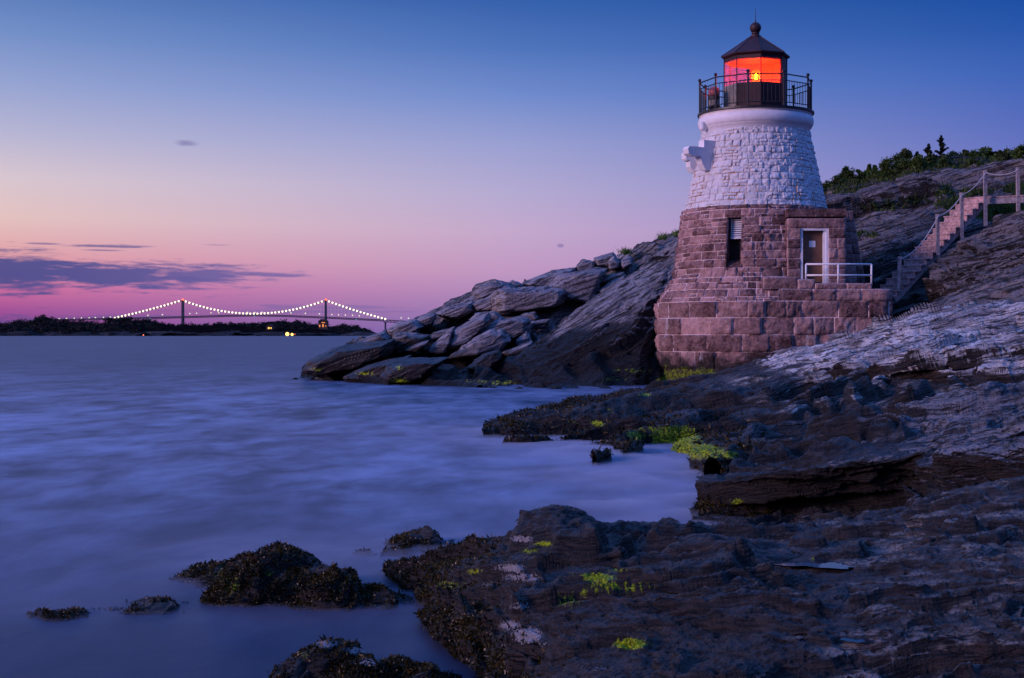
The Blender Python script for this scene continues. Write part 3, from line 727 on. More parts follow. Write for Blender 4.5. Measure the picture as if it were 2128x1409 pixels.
# ------------------------------------------------------------------ sea
def sea_mesh():
    xs = np.concatenate([-np.geomspace(40, 30000, 14)[::-1], np.linspace(-38, 38, 90), np.geomspace(40, 30000, 14)])
    ys = np.concatenate([[-200, -20, 0], np.linspace(2, 70, 120), np.geomspace(75, 40000, 24)])
    X_, Y_ = np.meshgrid(xs, ys)
    V = np.stack([X_.ravel(), Y_.ravel(), np.zeros(X_.size)], 1)
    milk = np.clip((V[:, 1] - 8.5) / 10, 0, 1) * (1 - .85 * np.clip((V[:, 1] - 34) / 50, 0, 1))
    return mesh_np('sea', V, grid_faces(len(ys), len(xs)), {'milk': milk})
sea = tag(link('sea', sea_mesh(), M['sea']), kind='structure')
for c, rx, ry in LEVEL:
    mb = MB(); n = 40; ph_ = c[0] * 9
    pts = []
    for k in range(n):
        q = k / n * 2 * math.pi
        rr = 1 + .13 * math.sin(3 * q + ph_) + .10 * math.sin(5 * q + 2 * ph_) + .10 * math.sin(11 * q)
        dx, dy = rx * rr * math.cos(q), ry * rr * math.sin(q) * .8
        pts.append((c[0] + dx, c[1] + dy - .25 * dx, c[2] + .004))
    f = mb.bm.faces.new([mb.bm.verts.new(p) for p in pts])
    tag(mb.build('tide_pool', M['pool']), kind='structure')

# ------------------------------------------------------------------ scattered small faces (weed, leaves)
def strips(base, direc, length, width, tint, segs=3, curl=.6, seed=0):
    """bent blades: base (n,3), unit direc (n,3)"""
    rg = np.random.default_rng(seed); n = len(base)
    side = np.cross(direc, rg.normal(size=(n, 3))); side /= np.maximum(np.linalg.norm(side, axis=1, keepdims=True), 1e-6)
    bend = rg.normal(size=(n, 3)) * curl
    bend[:, 2] -= curl * .7
    V = []; 
    p = base.copy(); d = direc.copy()
    for k in range(segs + 1):
        wd = width * (1 - .75 * (k / segs) ** 1.5)
        V.append(p - side * wd[:, None] / 2); V.append(p + side * wd[:, None] / 2)
        p = p + d * (length / segs)[:, None]
        d = d + bend / segs; d /= np.linalg.norm(d, axis=1, keepdims=True)
    V = np.stack(V, 1)                                # n, 2*(segs+1), 3
    m_ = 2 * (segs + 1)
    f = np.array([[2 * k, 2 * k + 1, 2 * k + 3, 2 * k + 2] for k in range(segs)])
    Fq = (np.arange(n)[:, None, None] * m_ + f[None]).reshape(-1, 4)
    return V.reshape(-1, 3), Fq, np.repeat(tint, m_)
def weed_on(name, V, N, mask, count, ln, wd, mkey, seed, parent=None, up=.35):
    idx = np.nonzero(mask > 0)[0]
    rg = np.random.default_rng(seed)
    pr = mask[idx] / mask[idx].sum()
    pick = rg.choice(idx, count, p=pr)
    d = N[pick] * .45 + rg.normal(size=(count, 3)) * .6; d[:, 2] += up
    d /= np.linalg.norm(d, axis=1, keepdims=True)
    cl = fbm(V[pick, 0] * 4, V[pick, 1] * 4, V[pick, 2] * 4, 2, seed)
    tint = np.clip(.35 + cl * .7 + rg.normal(size=count) * .2, 0, 1)
    L_ = ln * rg.uniform(.5, 1.4, count)
    v, f, tn = strips(V[pick] + rg.normal(size=(count, 3)) * ln * .15, d, L_, wd * rg.uniform(.6, 1.4, count), tint, 3, .9, seed)
    return link(name, mesh_np(name, v, f, {'tint': tn}), M[mkey], parent, smooth=False)

px, py = PX(VF)
lft = np.interp(py, [1095, 1120, 1150, 1200, 1260, 1330, 1420], [1010, 1030, 985, 950, 985, 1040, 1120])
mk = np.clip((lft - px) / 50, 0, 1) * (VF[:, 2] > -.05) * (px > 780) * (py > 1100)
mk = mk + .35 * np.clip((lft + 90 - px) / 60, 0, 1) * (VF[:, 2] > -.05) * (fbm(VF[:, 0] * 3, VF[:, 1] * 3, VF[:, 2] * 3, 2, 5) > .12)
tag(weed_on('shore_seaweed', VF, NF, mk, 30000, .027, .013, 'weed', 3), kind='stuff')
px, py = PX(VD)
mk = ((px > 1440) & (px < 1640) & (py > 1050)) * (VD[:, 2] > -.1) * np.clip((1640 - px) / 120, 0, 1) + .5 * ((px < 1490) & (py > 1030))
mk2 = mk
vv = P(1360, 1106, 13.3)
tag(weed_on('near_ledge_seaweed', VD, ND, mk2, 6000, .06, .017, 'weed', 4), kind='stuff')
px, py = PX(VC)
mk = np.clip((.42 - VC[:, 2]) / .3, 0, 1) * (VC[:, 2] > .03) * (px > 1000) * (px < 1590) * np.clip(1.05 - 1.3 * spots(VC, algC), 0, 1)
tag(weed_on('ledge_seaweed', VC, NC, mk, 26000, .08, .03, 'weed', 6, up=-.1), kind='stuff')
mk = spots(VC, algC[:5] + algC[8:]) ** 3
tag(weed_on('ledge_algae', VC, NC, mk, 3000, .015, .012, 'greenweed', 7), kind='stuff')
mk = spots(VF, algF) ** 3
tag(weed_on('shore_algae', VF, NF, mk, 4500, .008, .005, 'greenweed', 8), kind='stuff')

# weed-covered rocks standing in the water
def weed_rock(name, label, peaks, bounds, weed, seed, green=(), crust=()):
    """low mound: peaks = (px, py at its crest, distance, rx, ry) each a dome standing in the water"""
    x0, x1, y0, y1 = bounds
    nx, ny = 210, 210
    X_, Y_ = np.meshgrid(np.linspace(x0, x1, nx), np.linspace(y0, y1, ny))
    x, y = X_.ravel(), Y_.ravel()
    Zb = np.full(x.size, -.6)
    for ppx, ppy, Yd, rx, ry in peaks:
        c = P(ppx, ppy, Yd)
        d = np.sqrt(((x - c[0]) / rx) ** 2 + ((y - c[1]) / ry) ** 2)
        d = d * (1 + .25 * fbm(x * 1.6, y * 1.6, x * 0 + ppx, 3, seed))
        z = -.2 + (c[2] + .2) * (1 - np.clip(d, 0, 1.6) ** 2.0)
        Zb = np.maximum(Zb, z) + .0
    V = np.stack([x, y, np.maximum(Zb, -.6)], 1)
    G = V.reshape(ny, nx, 3)
    V = rockify(V, grid_normals(G).reshape(-1, 3), .04, .8, R(-20), seed)
    N2 = grid_normals(V.reshape(ny, nx, 3)).reshape(-1, 3)
    c0 = P(*peaks[0][:3])
    e = empty(name, (c0[0], c0[1], 0), label, 'rock')
    me = mesh_np('rock_body', V, grid_faces(ny, nx), {'dry_lit': V[:, 2] * 0, 'algae': spots(V, green), 'crust': spots(V, crust)})
    link('rock_body', me, M['rock_fg'], e, True)
    if weed:
        mk = (V[:, 2] > -.06) * np.clip(.40 + 1.9 * fbm(x * 2.6, y * 2.6, x * 0, 3, seed + 1), .02, 1)
        if crust:
            mk = mk * (1 - .93 * np.clip(spots(V, [(a, b, rx * 1.2, ry * 1.3, 1) for a, b, rx, ry, s in crust]) * 1.5, 0, 1))
        tag(weed_on('seaweed', V, N2, mk, int(weed * 1.9), .024, .012, 'weed', seed + 2, e), kind='stuff')
    return e
weed_rock('weedy_rock', 'large rock mounded with brown seaweed standing in the misty water, green patch on one flank',
          [(592, 1150, 10.6, .56, .65), (690, 1190, 10.3, .50, .55), (785, 1220, 10.2, .34, .4), (490, 1176, 11.1, .60, .4), (530, 1180, 10.4, .45, .45)], (-3.0, -.5, 9.0, 12.0), 14000, 101,
          [(470, 1210, 40, 40, .6), (560, 1190, 14, 10, .6)], [(585, 1195, 8, 12, .5)])
weed_rock('weedy_rock', 'pale-crested rock in the water, cut off by the bottom edge of the photo',
          [(690, 1336, 8.1, .40, .42), (780, 1370, 7.9, .42, .42), (870, 1404, 7.75, .42, .4), (618, 1370, 8.0, .28, .36)], (-1.9, -.1, 7.0, 9.0), 7500, 111,
          [(630, 1360, 22, 16, .5)], [(680, 1338, 34, 10, .85), (740, 1352, 34, 10, .8), (770, 1376, 30, 10, .7), (640, 1395, 20, 8, .4)])
weed_rock('weedy_rock', 'small dark weedy rock barely breaking the water, beside the large seaweed mound',
          [(325, 1255, 10.1, .55, .55), (250, 1268, 10.0, .40, .40), (120, 1289, 9.75, .5, .36)], (-4.0, -1.8, 9.0, 11.0), 2200, 121)
weed_rock('weedy_rock', 'small rounded weedy rock in the water behind the seaweed-edged shore',
          [(866, 1112, 12.9, .46, .4), (805, 1140, 12.5, .5, .35), (905, 1132, 12.7, .3, .3)], (-1.9, .2, 11.9, 13.8), 3500, 131)

# ------------------------------------------------------------------ boulders on the far headland
def Q(x, y): return 620 + x / 2.66, 480 + y / 2.66
def boulder_mesh(poly, Y, thick, top, seed, wet):
    """outline at distance Y, bulged towards the viewer, closed behind; angular facets with worn edges"""
    pts = [Q(*p) for p in poly]
    cx = sum(p[0] for p in pts) / len(pts); cy = sum(p[1] for p in pts) / len(pts)
    pts = [(cx + (a - cx) * 1.07, cy + (b - cy) * 1.05) for a, b in pts]
    rg = np.random.default_rng(seed)
    C = [P(a, b, Y + rg.uniform(-.1, .1)) for a, b in pts]
    thick = thick * 1.15
    fr = .70
    for a, b in pts:                                  # front facet, pushed down so that the top catches the sky
        q = P(cx + (a - cx) * fr + rg.normal() * .5, cy + (b - cy) * fr + top, Y - thick * rg.uniform(.75, 1.0))
        C.append(q)
    for a, b in pts:
        C.append(P(cx + (a - cx) * .8, cy + (b - cy) * .8 + 3, Y + thick * 1.3))
    bm = bmesh.new()
    vs = [bm.verts.new(v) for v in C]
    r = bmesh.ops.convex_hull(bm, input=vs)
    bmesh.ops.delete(bm, geom=list({g for g in r['geom_interior'] + r['geom_unused'] if isinstance(g, bmesh.types.BMVert)}), context='VERTS')
    bmesh.ops.bevel(bm, geom=list(bm.edges), offset=.03, segments=1, affect='EDGES', clamp_overlap=True)
    bmesh.ops.triangulate(bm, faces=bm.faces)
    for _ in range(6):
        es = [e for e in bm.edges if e.calc_length() > .11]
        if not es or len(bm.verts) > 9000: break
        bmesh.ops.subdivide_edges(bm, edges=es, cuts=1, use_grid_fill=False)
        bmesh.ops.triangulate(bm, faces=bm.faces)
    bmesh.ops.recalc_face_normals(bm, faces=bm.faces)
    bm.normal_update()
    V = np.array([v.co[:] for v in bm.verts]); N = np.array([v.normal[:] for v in bm.verts])
    V2 = rockify(V, N, .085, .34, TF * .6, seed, .7, terr=.30)
    for v, c in zip(bm.verts, V2): v.co = c
    me = bpy.data.meshes.new('boulder'); bm.to_mesh(me); bm.free()
    d = np.full(len(V2), 1.0) * np.clip((V2[:, 2] - wet) / 1.4, 0, 1)
    al = spots(V2, algA)
    for nm, val in (('dry_lit', d), ('algae', al), ('crust', d * 0)):
        at = me.attributes.new(nm, 'FLOAT', 'POINT'); at.data.foreach_set('value', val.astype(np.float32))
    return me
BLD = [
 ([(960, 340), (985, 295), (1080, 275), (1150, 280), (1195, 305), (1190, 325), (1080, 350), (990, 375)], 67.5, 1.0, 3, .0, 'rounded brown boulder overhanging the skyline at the top of the rubble slope'),
 ([(1150, 290), (1190, 272), (1240, 290), (1245, 312), (1195, 328)], 68.6, .6, 2, 0, 'small blue-grey boulder between the overhanging brown one and the flat skyline slab'),
 ([(1240, 290), (1300, 255), (1400, 215), (1530, 200), (1530, 240), (1420, 300), (1380, 310), (1250, 305)], 69, 1.2, 4, 0, 'long dark flat-topped slab on the skyline of the headland'),
 ([(1075, 360), (1110, 320), (1260, 310), (1480, 310), (1492, 340), (1465, 400), (1420, 420), (1230, 450), (1085, 450)], 65.6, 1.2, 3, 0, 'largest block of the slope, long pale rectangular boulder over a black gap'),
 ([(958, 400), (1080, 350), (1090, 440), (980, 445)], 66.4, .8, 2, 0, 'wedge-shaped grey boulder under the overhanging brown one'),
 ([(1390, 305), (1440, 250), (1530, 225), (1640, 200), (1705, 205), (1660, 280), (1620, 412), (1480, 388), (1488, 320)], 66.6, 1.4, 3, 0, 'big pale slanting block leaning against the long rectangular boulder'),
 ([(1530, 200), (1570, 158), (1640, 165), (1640, 208), (1540, 222)], 69.5, .7, 2, 0, 'dark small boulder on the skyline just past the flat slab'),
 ([(1635, 150), (1740, 118), (1765, 170), (1710, 200), (1645, 195)], 69.4, .8, 2, 0, 'flat grey boulder on the skyline below the grass tuft'),
 ([(1712, 165), (1745, 135), (1782, 175), (1770, 208), (1720, 216)], 68.4, .6, 2, 0, 'small pointed pale boulder below the grass tuft'),
 ([(1783, 165), (1820, 140), (1852, 150), (1845, 195), (1795, 206)], 68.2, .6, 2, 0, 'small pale cube-like boulder at the grass tuft beside the big tilted slab'),
 ([(1650, 335), (1740, 270), (1800, 258), (1790, 300), (1680, 372)], 66, .8, 2, 0, 'pale flat stone wedged against the upper edge of the big tilted slab'),
 ([(1660, 290), (1700, 240), (1800, 225), (1812, 252), (1700, 292)], 67.2, .8, 2, 0, 'thin grey stone lying behind the pale wedged stone near the tilted slab'),
 ([(760, 452), (830, 415), (960, 390), (978, 430), (880, 482), (780, 472)], 66.6, .9, 3, .3, 'brownish boulder on the skyline below the wedge-shaped grey one'),
 ([(650, 495), (690, 465), (760, 455), (745, 510), (690, 545)], 66, .7, 2, .3, 'dark upright boulder on the lower skyline'),
 ([(495, 550), (560, 505), (650, 490), (695, 530), (610, 565), (510, 575)], 65.4, .9, 3, .3, 'greenish grey rounded boulder where the bridge meets the headland skyline'),
 ([(815, 660), (850, 550), (950, 500), (1050, 450), (1062, 482), (1000, 562), (900, 645)], 61.8, .9, 3, .5, 'pinkish pale slab tilted up in the middle of the slope'),
 ([(695, 685), (760, 620), (830, 540), (862, 528), (842, 610), (800, 682)], 61.4, .7, 3, .5, 'narrow pale leaning slab next to the pinkish one'),
 ([(940, 492), (990, 450), (1090, 445), (1142, 482), (1060, 522)], 64, .7, 2, .3, 'grey boulder directly under the front edge of the largest block'),
 ([(983, 565), (1080, 530), (1120, 490), (1230, 470), (1282, 490), (1277, 562), (1200, 605), (1110, 580), (1000, 582)], 62, .9, 2, .3, 'bluish white cracked boulder in the middle of the slope'),
 ([(830, 705), (980, 592), (1060, 545), (1140, 555), (1168, 605), (1120, 655), (960, 695)], 60.2, 1.0, 3, .5, 'dark blue ridged boulder in front of the bluish white one'),
 ([(1285, 502), (1390, 488), (1372, 532), (1290, 542)], 63.5, .6, 2, .3, 'small flat blue stone in the shadow below the largest block'),
 ([(1125, 672), (1290, 615), (1285, 650), (1180, 705)], 59.6, .7, 2, .5, 'low violet stone at the lower edge of the big tilted slab'),
 ([(935, 755), (1020, 680), (1110, 652), (1122, 700), (1080, 742), (960, 775)], 57.8, .8, 3, 1.2, 'dark boulder with one pale edge low on the slope'),
 ([(515, 610), (530, 570), (600, 558), (722, 575), (702, 622), (540, 695), (518, 685)], 62.4, .9, 3, 1.0, 'black upright block low on the slope facing the water'),
 ([(22, 782), (60, 722), (200, 640), (330, 640), (520, 600), (512, 682), (330, 765), (100, 802)], 61.0, 1.3, 4, 1.6, 'long dark rock forming the outer tip of the headland'),
 ([(298, 635), (390, 580), (470, 555), (512, 592), (400, 645)], 63.6, .8, 3, .9, 'dark lumpy boulder on the skyline near the headland tip'),
 ([(455, 805), (500, 740), (620, 700), (822, 700), (700, 805), (620, 842), (470, 855)], 56.2, 1.0, 4, 1.3, 'rough tidal boulder with yellow-green weed along its foot'),
 ([(255, 812), (380, 740), (620, 690), (505, 782), (380, 832)], 58.2, .9, 4, 1.3, 'low tidal rock with yellow weed, next to the headland tip'),
 ([(1235, 462), (1310, 450), (1322, 482), (1260, 492)], 64.2, .5, 2, .3, 'small brown stone lying in the gap below the largest block'),
 ([(588, 662), (690, 610), (722, 603), (642, 672)], 61.0, .6, 2, .9, 'thin pale-edged stone beside the black upright block'),
 ([(718, 602), (745, 560), (852, 538), (802, 592)], 62.8, .6, 2, .5, 'small violet stone above the narrow leaning slab'),
 ([(1205, 610), (1262, 555), (1282, 602), (1302, 628), (1215, 640)], 61.0, .6, 2, .5, 'squat violet stone under the bluish white cracked boulder'),
]
for k, (poly, Y, th, top, wet, lab) in enumerate(BLD):
    o = link('boulder', boulder_mesh(poly, Y - 1.3, th, top, 200 + k, wet), M['rock_boulder'], smooth=False)
    tag(o, lab, 'boulder', 'boulders on the headland')

# ------------------------------------------------------------------ lighthouse
AX, AY = (1570 - CX) / F * 56, 56.0
def zs(py, Y=56.0): return H + (HY - py) / F * Y
lh = empty('lighthouse', (AX, AY, 0), 'squat stone lighthouse, white above and brown stone below, with a glowing red lantern', 'lighthouse')

class Stones:
    """rough-faced blocks laid in courses over a surface S(u, z) -> point, outward normal"""
    def __init__(self, seed): self.V, self.F, self.t, self.m, self.n = [], [], [], [], 0; self.rg = np.random.default_rng(seed)
    def cell(self, S, u0, u1, z0, z1, bulge, joint, rough, nu=13, nv=9):
        w_, h_ = u1 - u0, z1 - z0
        e = joint
        su = np.concatenate([[0], np.linspace(e / w_, 1 - e / w_, nu - 2), [1]]); sv = np.concatenate([[0], np.linspace(e / h_, 1 - e / h_, nv - 2), [1]])
        U, Vv = np.meshgrid(su, sv)
        p, nrm = S((u0 + U * w_).ravel(), (z0 + Vv * h_).ravel())
        ring = ((U == 0) | (U == 1) | (Vv == 0) | (Vv == 1)).ravel()
        bu = np.minimum(np.minimum(U, 1 - U) * w_, np.minimum(Vv, 1 - Vv) * h_).ravel()
        d = bulge * np.clip(bu / (.30 * min(w_, h_)), 0, 1) ** .6 + rough * 1.2 * fbm(p[:, 0] * 6, p[:, 1] * 6, p[:, 2] * 6, 4, int(self.rg.integers(9999)))
        tl = self.rg.normal() * rough * .8; d = d + tl * (U.ravel() - .5) + self.rg.normal() * rough * .5 * (Vv.ravel() - .5) + self.rg.uniform(-.3, .6) * rough
        d = np.where(ring, -.012, d)
        self.V.append(p + nrm * d[:, None]); self.F.append(grid_faces(nv, nu) + self.n); self.n += nu * nv
        self.t.append(np.full(nu * nv, self.rg.uniform())); self.m.append(ring.astype(float))
    def course(self, S, ua, ub, z0, z1, wmin, wmax, bulge, joint, rough, split=.0, holes=()):
        cuts = [ua]
        hs = [h for h in holes if h[2] < z1 - .02 and h[3] > z0 + .02]
        brk = sorted([ub] + [h[0] for h in hs] + [h[1] for h in hs])
        segs = []; a = ua
        for b in brk:
            if not any(abs(a - h[0]) < 1e-6 and abs(b - h[1]) < 1e-6 for h in hs): segs.append((a, b))
            a = b
        for a, b in segs:
            while b - a > 1e-4:
                wd = self.rg.uniform(wmin, wmax)
                if b - a - wd < wmin * .7: wd = b - a
                if self.rg.uniform() < split and wd > wmin * 1.15:
                    zm = z0 + (z1 - z0) * self.rg.uniform(.4, .6)
                    k = self.rg.uniform(.4, .6)
                    self.cell(S, a, a + wd * k, z0, zm, bulge, joint, rough, 7, 5); self.cell(S, a + wd * k, a + wd, z0, zm, bulge, joint, rough, 7, 5)
                    self.cell(S, a, a + wd, zm, z1, bulge, joint, rough, 9, 5)
                else:
                    self.cell(S, a, a + wd, z0, z1, bulge, joint, rough)
                a += wd
    def build(self, name, mkey, parent):
        return link(name, mesh_np(name, np.concatenate(self.V), np.concatenate(self.F), {'tint': np.concatenate(self.t), 'mortar': np.concatenate(self.m)}), M[mkey], parent, True)
def round_S(prof, Rref):
    zz = np.array([p[1] for p in prof]); rr = np.array([p[0] for p in prof])
    def S(u, z):
        r = np.interp(z, zz, rr); th = u / Rref
        dr = (np.interp(z + .05, zz, rr) - np.interp(z - .05, zz, rr)) / .1
        n = np.stack([np.sin(th), -np.cos(th), -dr], 1); n /= np.linalg.norm(n, axis=1, keepdims=True)
        return np.stack([AX + r * np.sin(th), AY - r * np.cos(th), z], 1), n
    return S
Z_PLAT = 3.58
# white tower
zw0, zw1 = zs(440), 9.83
Sw = round_S([(2.75, zw0), (2.06, zw1)], 2.4)
st = Stones(1)
nz_ = 12; zc = np.linspace(zw0, zw1, nz_ + 1)
for k in range(nz_):
    st.course(Sw, -math.pi * 2.4, math.pi * 2.4, zc[k], zc[k + 1], .21, .50, .014, .018, .044, .32)
st.build('white_tower', 'white', lh)
# brown drum below it, with the slit opening
prof_b = [(3.30, 4.05), (3.20, 4.15), (2.86, 6.62), (2.76, 6.79)]
Sb = round_S(prof_b, 3.0)
th_w = math.asin((1504 - 1570) / 52.8 / 2.97)
uw = th_w * 3.0
zc = np.concatenate([[4.05], np.linspace(4.42, 6.62, 8), [6.79]])
hole = (uw - .26, uw + .26, zc[1], zc[7])
st = Stones(2)
for k in range(len(zc) - 1):
    st.course(Sb, -math.pi * 3, math.pi * 3, zc[k], zc[k + 1], .32, .78, .028, .028, .075, .32, [hole])
# sloping skirt courses
Ss = round_S([(3.83, 3.14), (3.62, 3.48), (3.30, 4.05)], 3.4)
zc2 = [3.14, 3.30, 3.60, 3.86, 4.05]
for k in range(4):
    st.course(Ss, -math.pi * 3.4, math.pi * 3.4, zc2[k], zc2[k + 1], .30, .6, .03, .028, .06, .1)
# lower base: round at the near side, running straight to the platform corner
RB = 3.84
XE = (1856 - CX) / F * (AY - RB)          # platform end
RC = .42
La = math.pi * RB * .95; Ls = XE - RC - AX; Lc = math.pi / 2 * RC; Lb = 5.0
def Sbase(u, z):
    p = np.zeros((len(u), 3)); n = np.zeros((len(u), 3)); p[:, 2] = z
    a = u < 0; th = u / RB
    b = (u >= 0) & (u < Ls); c = (u >= Ls) & (u < Ls + Lc); d = u >= Ls + Lc
    n[a] = np.stack([np.sin(th), -np.cos(th), 0 * th], 1)[a]
    p[a, 0] = AX + RB * n[a, 0]; p[a, 1] = AY + RB * n[a, 1]
    n[b] = (0, -1, 0); p[b, 0] = AX + u[b]; p[b, 1] = AY - RB
    ph = (u - Ls) / RC
    n[c] = np.stack([np.sin(ph), -np.cos(ph), 0 * ph], 1)[c]
    p[c, 0] = XE - RC + RC * n[c, 0]; p[c, 1] = AY - RB + RC + RC * n[c, 1]
    n[d] = (1, 0, 0); p[d, 0] = XE; p[d, 1] = AY - RB + RC + (u[d] - Ls - Lc)
    bat = np.clip(3.14 - z, 0, 4) * .012
    return p + n * bat[:, None], n
zc3 = [-.4, .12, .62, 1.26, 1.90, 2.53, 3.14]
for k in range(6):
    st.course(Sbase, -La, Ls + Lc + Lb, zc3[k], zc3[k + 1], .60, 1.35, .045, .030, .10, 0)
st.course(Sbase, Ls * .05, Ls + Lc + Lb, 3.14, Z_PLAT, .7, 1.35, .045, .030, .09, 0)
st.build('brown_stone_base', 'brown', lh)
# coping stones stepping along the front edge of the platform
st = Stones(5)
def flat_S(x0, y, nrm=(0, -1, 0)):
    nn = np.array(nrm, float); tx = np.array([-nn[1], nn[0], 0])
    def S(u, z):
        p = np.array([x0, y, 0.0])[None] + u[:, None] * tx[None]; p[:, 2] = z
        return p, np.repeat(nn[None], len(u), 0)
    return S
YF = AY - RB
def stone_block(x0, x1, y0, y1, z0, z1):
    st.course(flat_S(x0, y0), 0, x1 - x0, z0, z1, .6, 1.4, .035, .02, .05)
    st.course(flat_S(x1, y0, (1, 0, 0)), 0, y1 - y0, z0, z1, .6, 1.4, .02, .02, .03)
    st.course(flat_S(x0, y1, (-1, 0, 0)), 0, y1 - y0, z0, z1, .6, 1.4, .02, .02, .03)
    mbk.box(((x0 + x1) / 2, (y0 + y1) / 2, (z0 + z1) / 2 + .003), (x1 - x0 - .03, y1 - y0 - .03, z1 - z0))
mbk = MB()
def xf(px): return (px - CX) / F * YF
stone_block(xf(1588), xf(1660), YF + .10, YF + .60, Z_PLAT, 4.02)
stone_block(xf(1659), xf(1694), YF + .06, YF + .50, Z_PLAT, 3.93)
stone_block(xf(1695), xf(1812), YF + .04, YF + .45, Z_PLAT, Z_PLAT + .21)
mbk.box((AX + 2.2, AY + .2, Z_PLAT - .12), (4.3, 7.4, .235))           # platform floor
mbk.lathe((AX, AY, 0), [(3.72, 3.05), (3.5, 3.12), (2.3, 3.9), (2.2, 6.6), (2.2, 6.8), (2.8, 6.78), (2.7, 6.80)], 48)
mbk.build('stone_core', M['brown'], lh)
# entrance block
YB = 52.72
xb0, xb1 = (1637 - CX) / F * YB, (1757 - CX) / F * YB
zt = zs(434, YB)
dz0, dz1 = Z_PLAT + .06, zs(474, YB)
dx0, dx1 = (1664 - CX) / F * YB, (1722 - CX) / F * YB
uD = (dx0 - xb0, dx1 - xb0, Z_PLAT, dz1)
zz = list(np.linspace(Z_PLAT, dz1, 7)) + [dz1 + .36, zt]
for k in range(6):
    st.course(flat_S(xb0, YB), 0, xb1 - xb0, zz[k], zz[k + 1], .3, .62, .03, .018, .035, 0, [uD])
st.course(flat_S(xb0, YB), 0, xb1 - xb0, zz[6], zz[7], 1.6, 2.4, .03, .018, .035)
for k in range(7):
    st.course(flat_S(xb1, YB, (1, 0, 0)), 0, 2.2, zz[k], zz[k + 1], .4, .8, .02, .018, .03)
    st.course(flat_S(xb0, YB + 1.6, (-1, 0, 0)), 0, 1.6, zz[k], zz[k + 1], .5, .9, .02, .018, .03)
# sloped buttress at the far side of the entrance
YR = 54.6
xr0, xr1 = (1752 - CX) / F * YR, (1796 - CX) / F * YR
def Sslope(u, z):
    p = np.stack([xr0 + u, np.full(len(u), YR), z], 1)
    k = np.clip((z - 4.2) / 2.3, 0, 1.2)
    p[:, 0] -= np.clip(u / (xr1 - xr0), 0, 1) * k * .42
    return p, np.repeat(np.array([[0, -1.0, 0]]), len(u), 0)
zq = np.linspace(Z_PLAT - .3, zs(438, YR), 9)
for k in range(8):
    st.course(Sslope, 0, xr1 - xr0, zq[k], zq[k + 1], .35, .7, .03, .018, .03)
st.build('entrance_stonework', 'brown', lh)
mb = MB()
mb.box(((xb0 + xb1) / 2, YB + .95, zt + .001 - .12), (xb1 - xb0 - .04, 1.8, .24))
mb.box(((xb0 + xb1) / 2, YB + .50, zt - .15), (xb1 - xb0 + .05, 1.1, .30), bev=.02)
mb.prism([(xr0, YR + .05, zq[0]), (xr1 - .03, YR + .05, zq[0]), (xr1 - .45, YR + .05, zq[-1]), (xr0, YR + .05, zq[-1])], (0, 2.5, 0))
mb.box(((xb0 + dx0) / 2 + .01, YB + .6, (Z_PLAT + dz1) / 2), (dx0 - xb0 - .05, 1.1, dz1 - Z_PLAT))
mb.box(((xb1 + dx1) / 2 - .01, YB + .6, (Z_PLAT + dz1) / 2), (xb1 - dx1 - .05, 1.1, dz1 - Z_PLAT))
mb.build('entrance_lintel', M['brown'], lh)
# door
dr = empty('door', ((dx0 + dx1) / 2, YB, dz0)); dr.parent = lh; dr.matrix_parent_inverse = Matrix.Translation(lh.location).inverted()
def sub(name, mbx, m_, par):
    """part of a part: mesh in world coordinates"""
    o = mbx.build(name, m_)
    o.parent = par; o.matrix_parent_inverse = Matrix.Translation(par.location).inverted()
    return o
mb = MB(); fw = .085
mb.box((dx0 + fw / 2, YB + .10, (dz0 + dz1) / 2), (fw, .16, dz1 - dz0))
mb.box((dx1 - fw / 2, YB + .10, (dz0 + dz1) / 2), (fw, .16, dz1 - dz0))
mb.box(((dx0 + dx1) / 2, YB + .10, dz1 - fw / 2), (dx1 - dx0 - 2 * fw, .155, fw))
mb.box((dx1 - fw - .045, YB + .20, (dz0 + dz1 - fw) / 2), (.09, .22, dz1 - dz0 - fw))
sub('door_frame', mb, M['frame'], dr)
mb = MB(); mb.box(((dx0 + dx1) / 2 - .04, YB + .27, (dz0 + dz1) / 2 - .03), (dx1 - dx0 - 2 * fw - .02, .05, dz1 - dz0 - fw), bev=.006)
sub('door_leaf', mb, M['door'], dr)
mb = MB(); mb.box(((dx0 + dx1) / 2 - .04, YB + .242, dz0 + .12), (dx1 - dx0 - 2 * fw - .10, .006, .20)); sub('kick_plate', mb, M['iron'], dr)
for hz in (.3, 1.0, 1.75):
    mb = MB(); mb.tube([(dx1 - fw - .10, YB + .235, dz0 + hz - .06), (dx1 - fw - .10, YB + .235, dz0 + hz + .06)], .014, 6); sub('hinge', mb, M['iron'], dr)
mb = MB(); mb.box(((dx0 + dx1) / 2, YB + .08, dz0 - .02), (dx1 - dx0 + .05, .30, .06), bev=.01); sub('threshold', mb, M['louver'], dr)
mb = MB(); mb.sphere((dx0 + fw + .09, YB + .21, dz0 + 1.0), .035); mb.box((dx0 + fw + .09, YB + .24, dz0 + 1.0), (.05, .02, .16))
sub('handle', mb, M['iron'], dr)
mb = MB(); mb.box(((1688 - CX) / F * (YB + .24), YB + .238, zs(507, YB + .24)), (.235, .006, .235))
sub('notice', mb, M['paper'], dr)
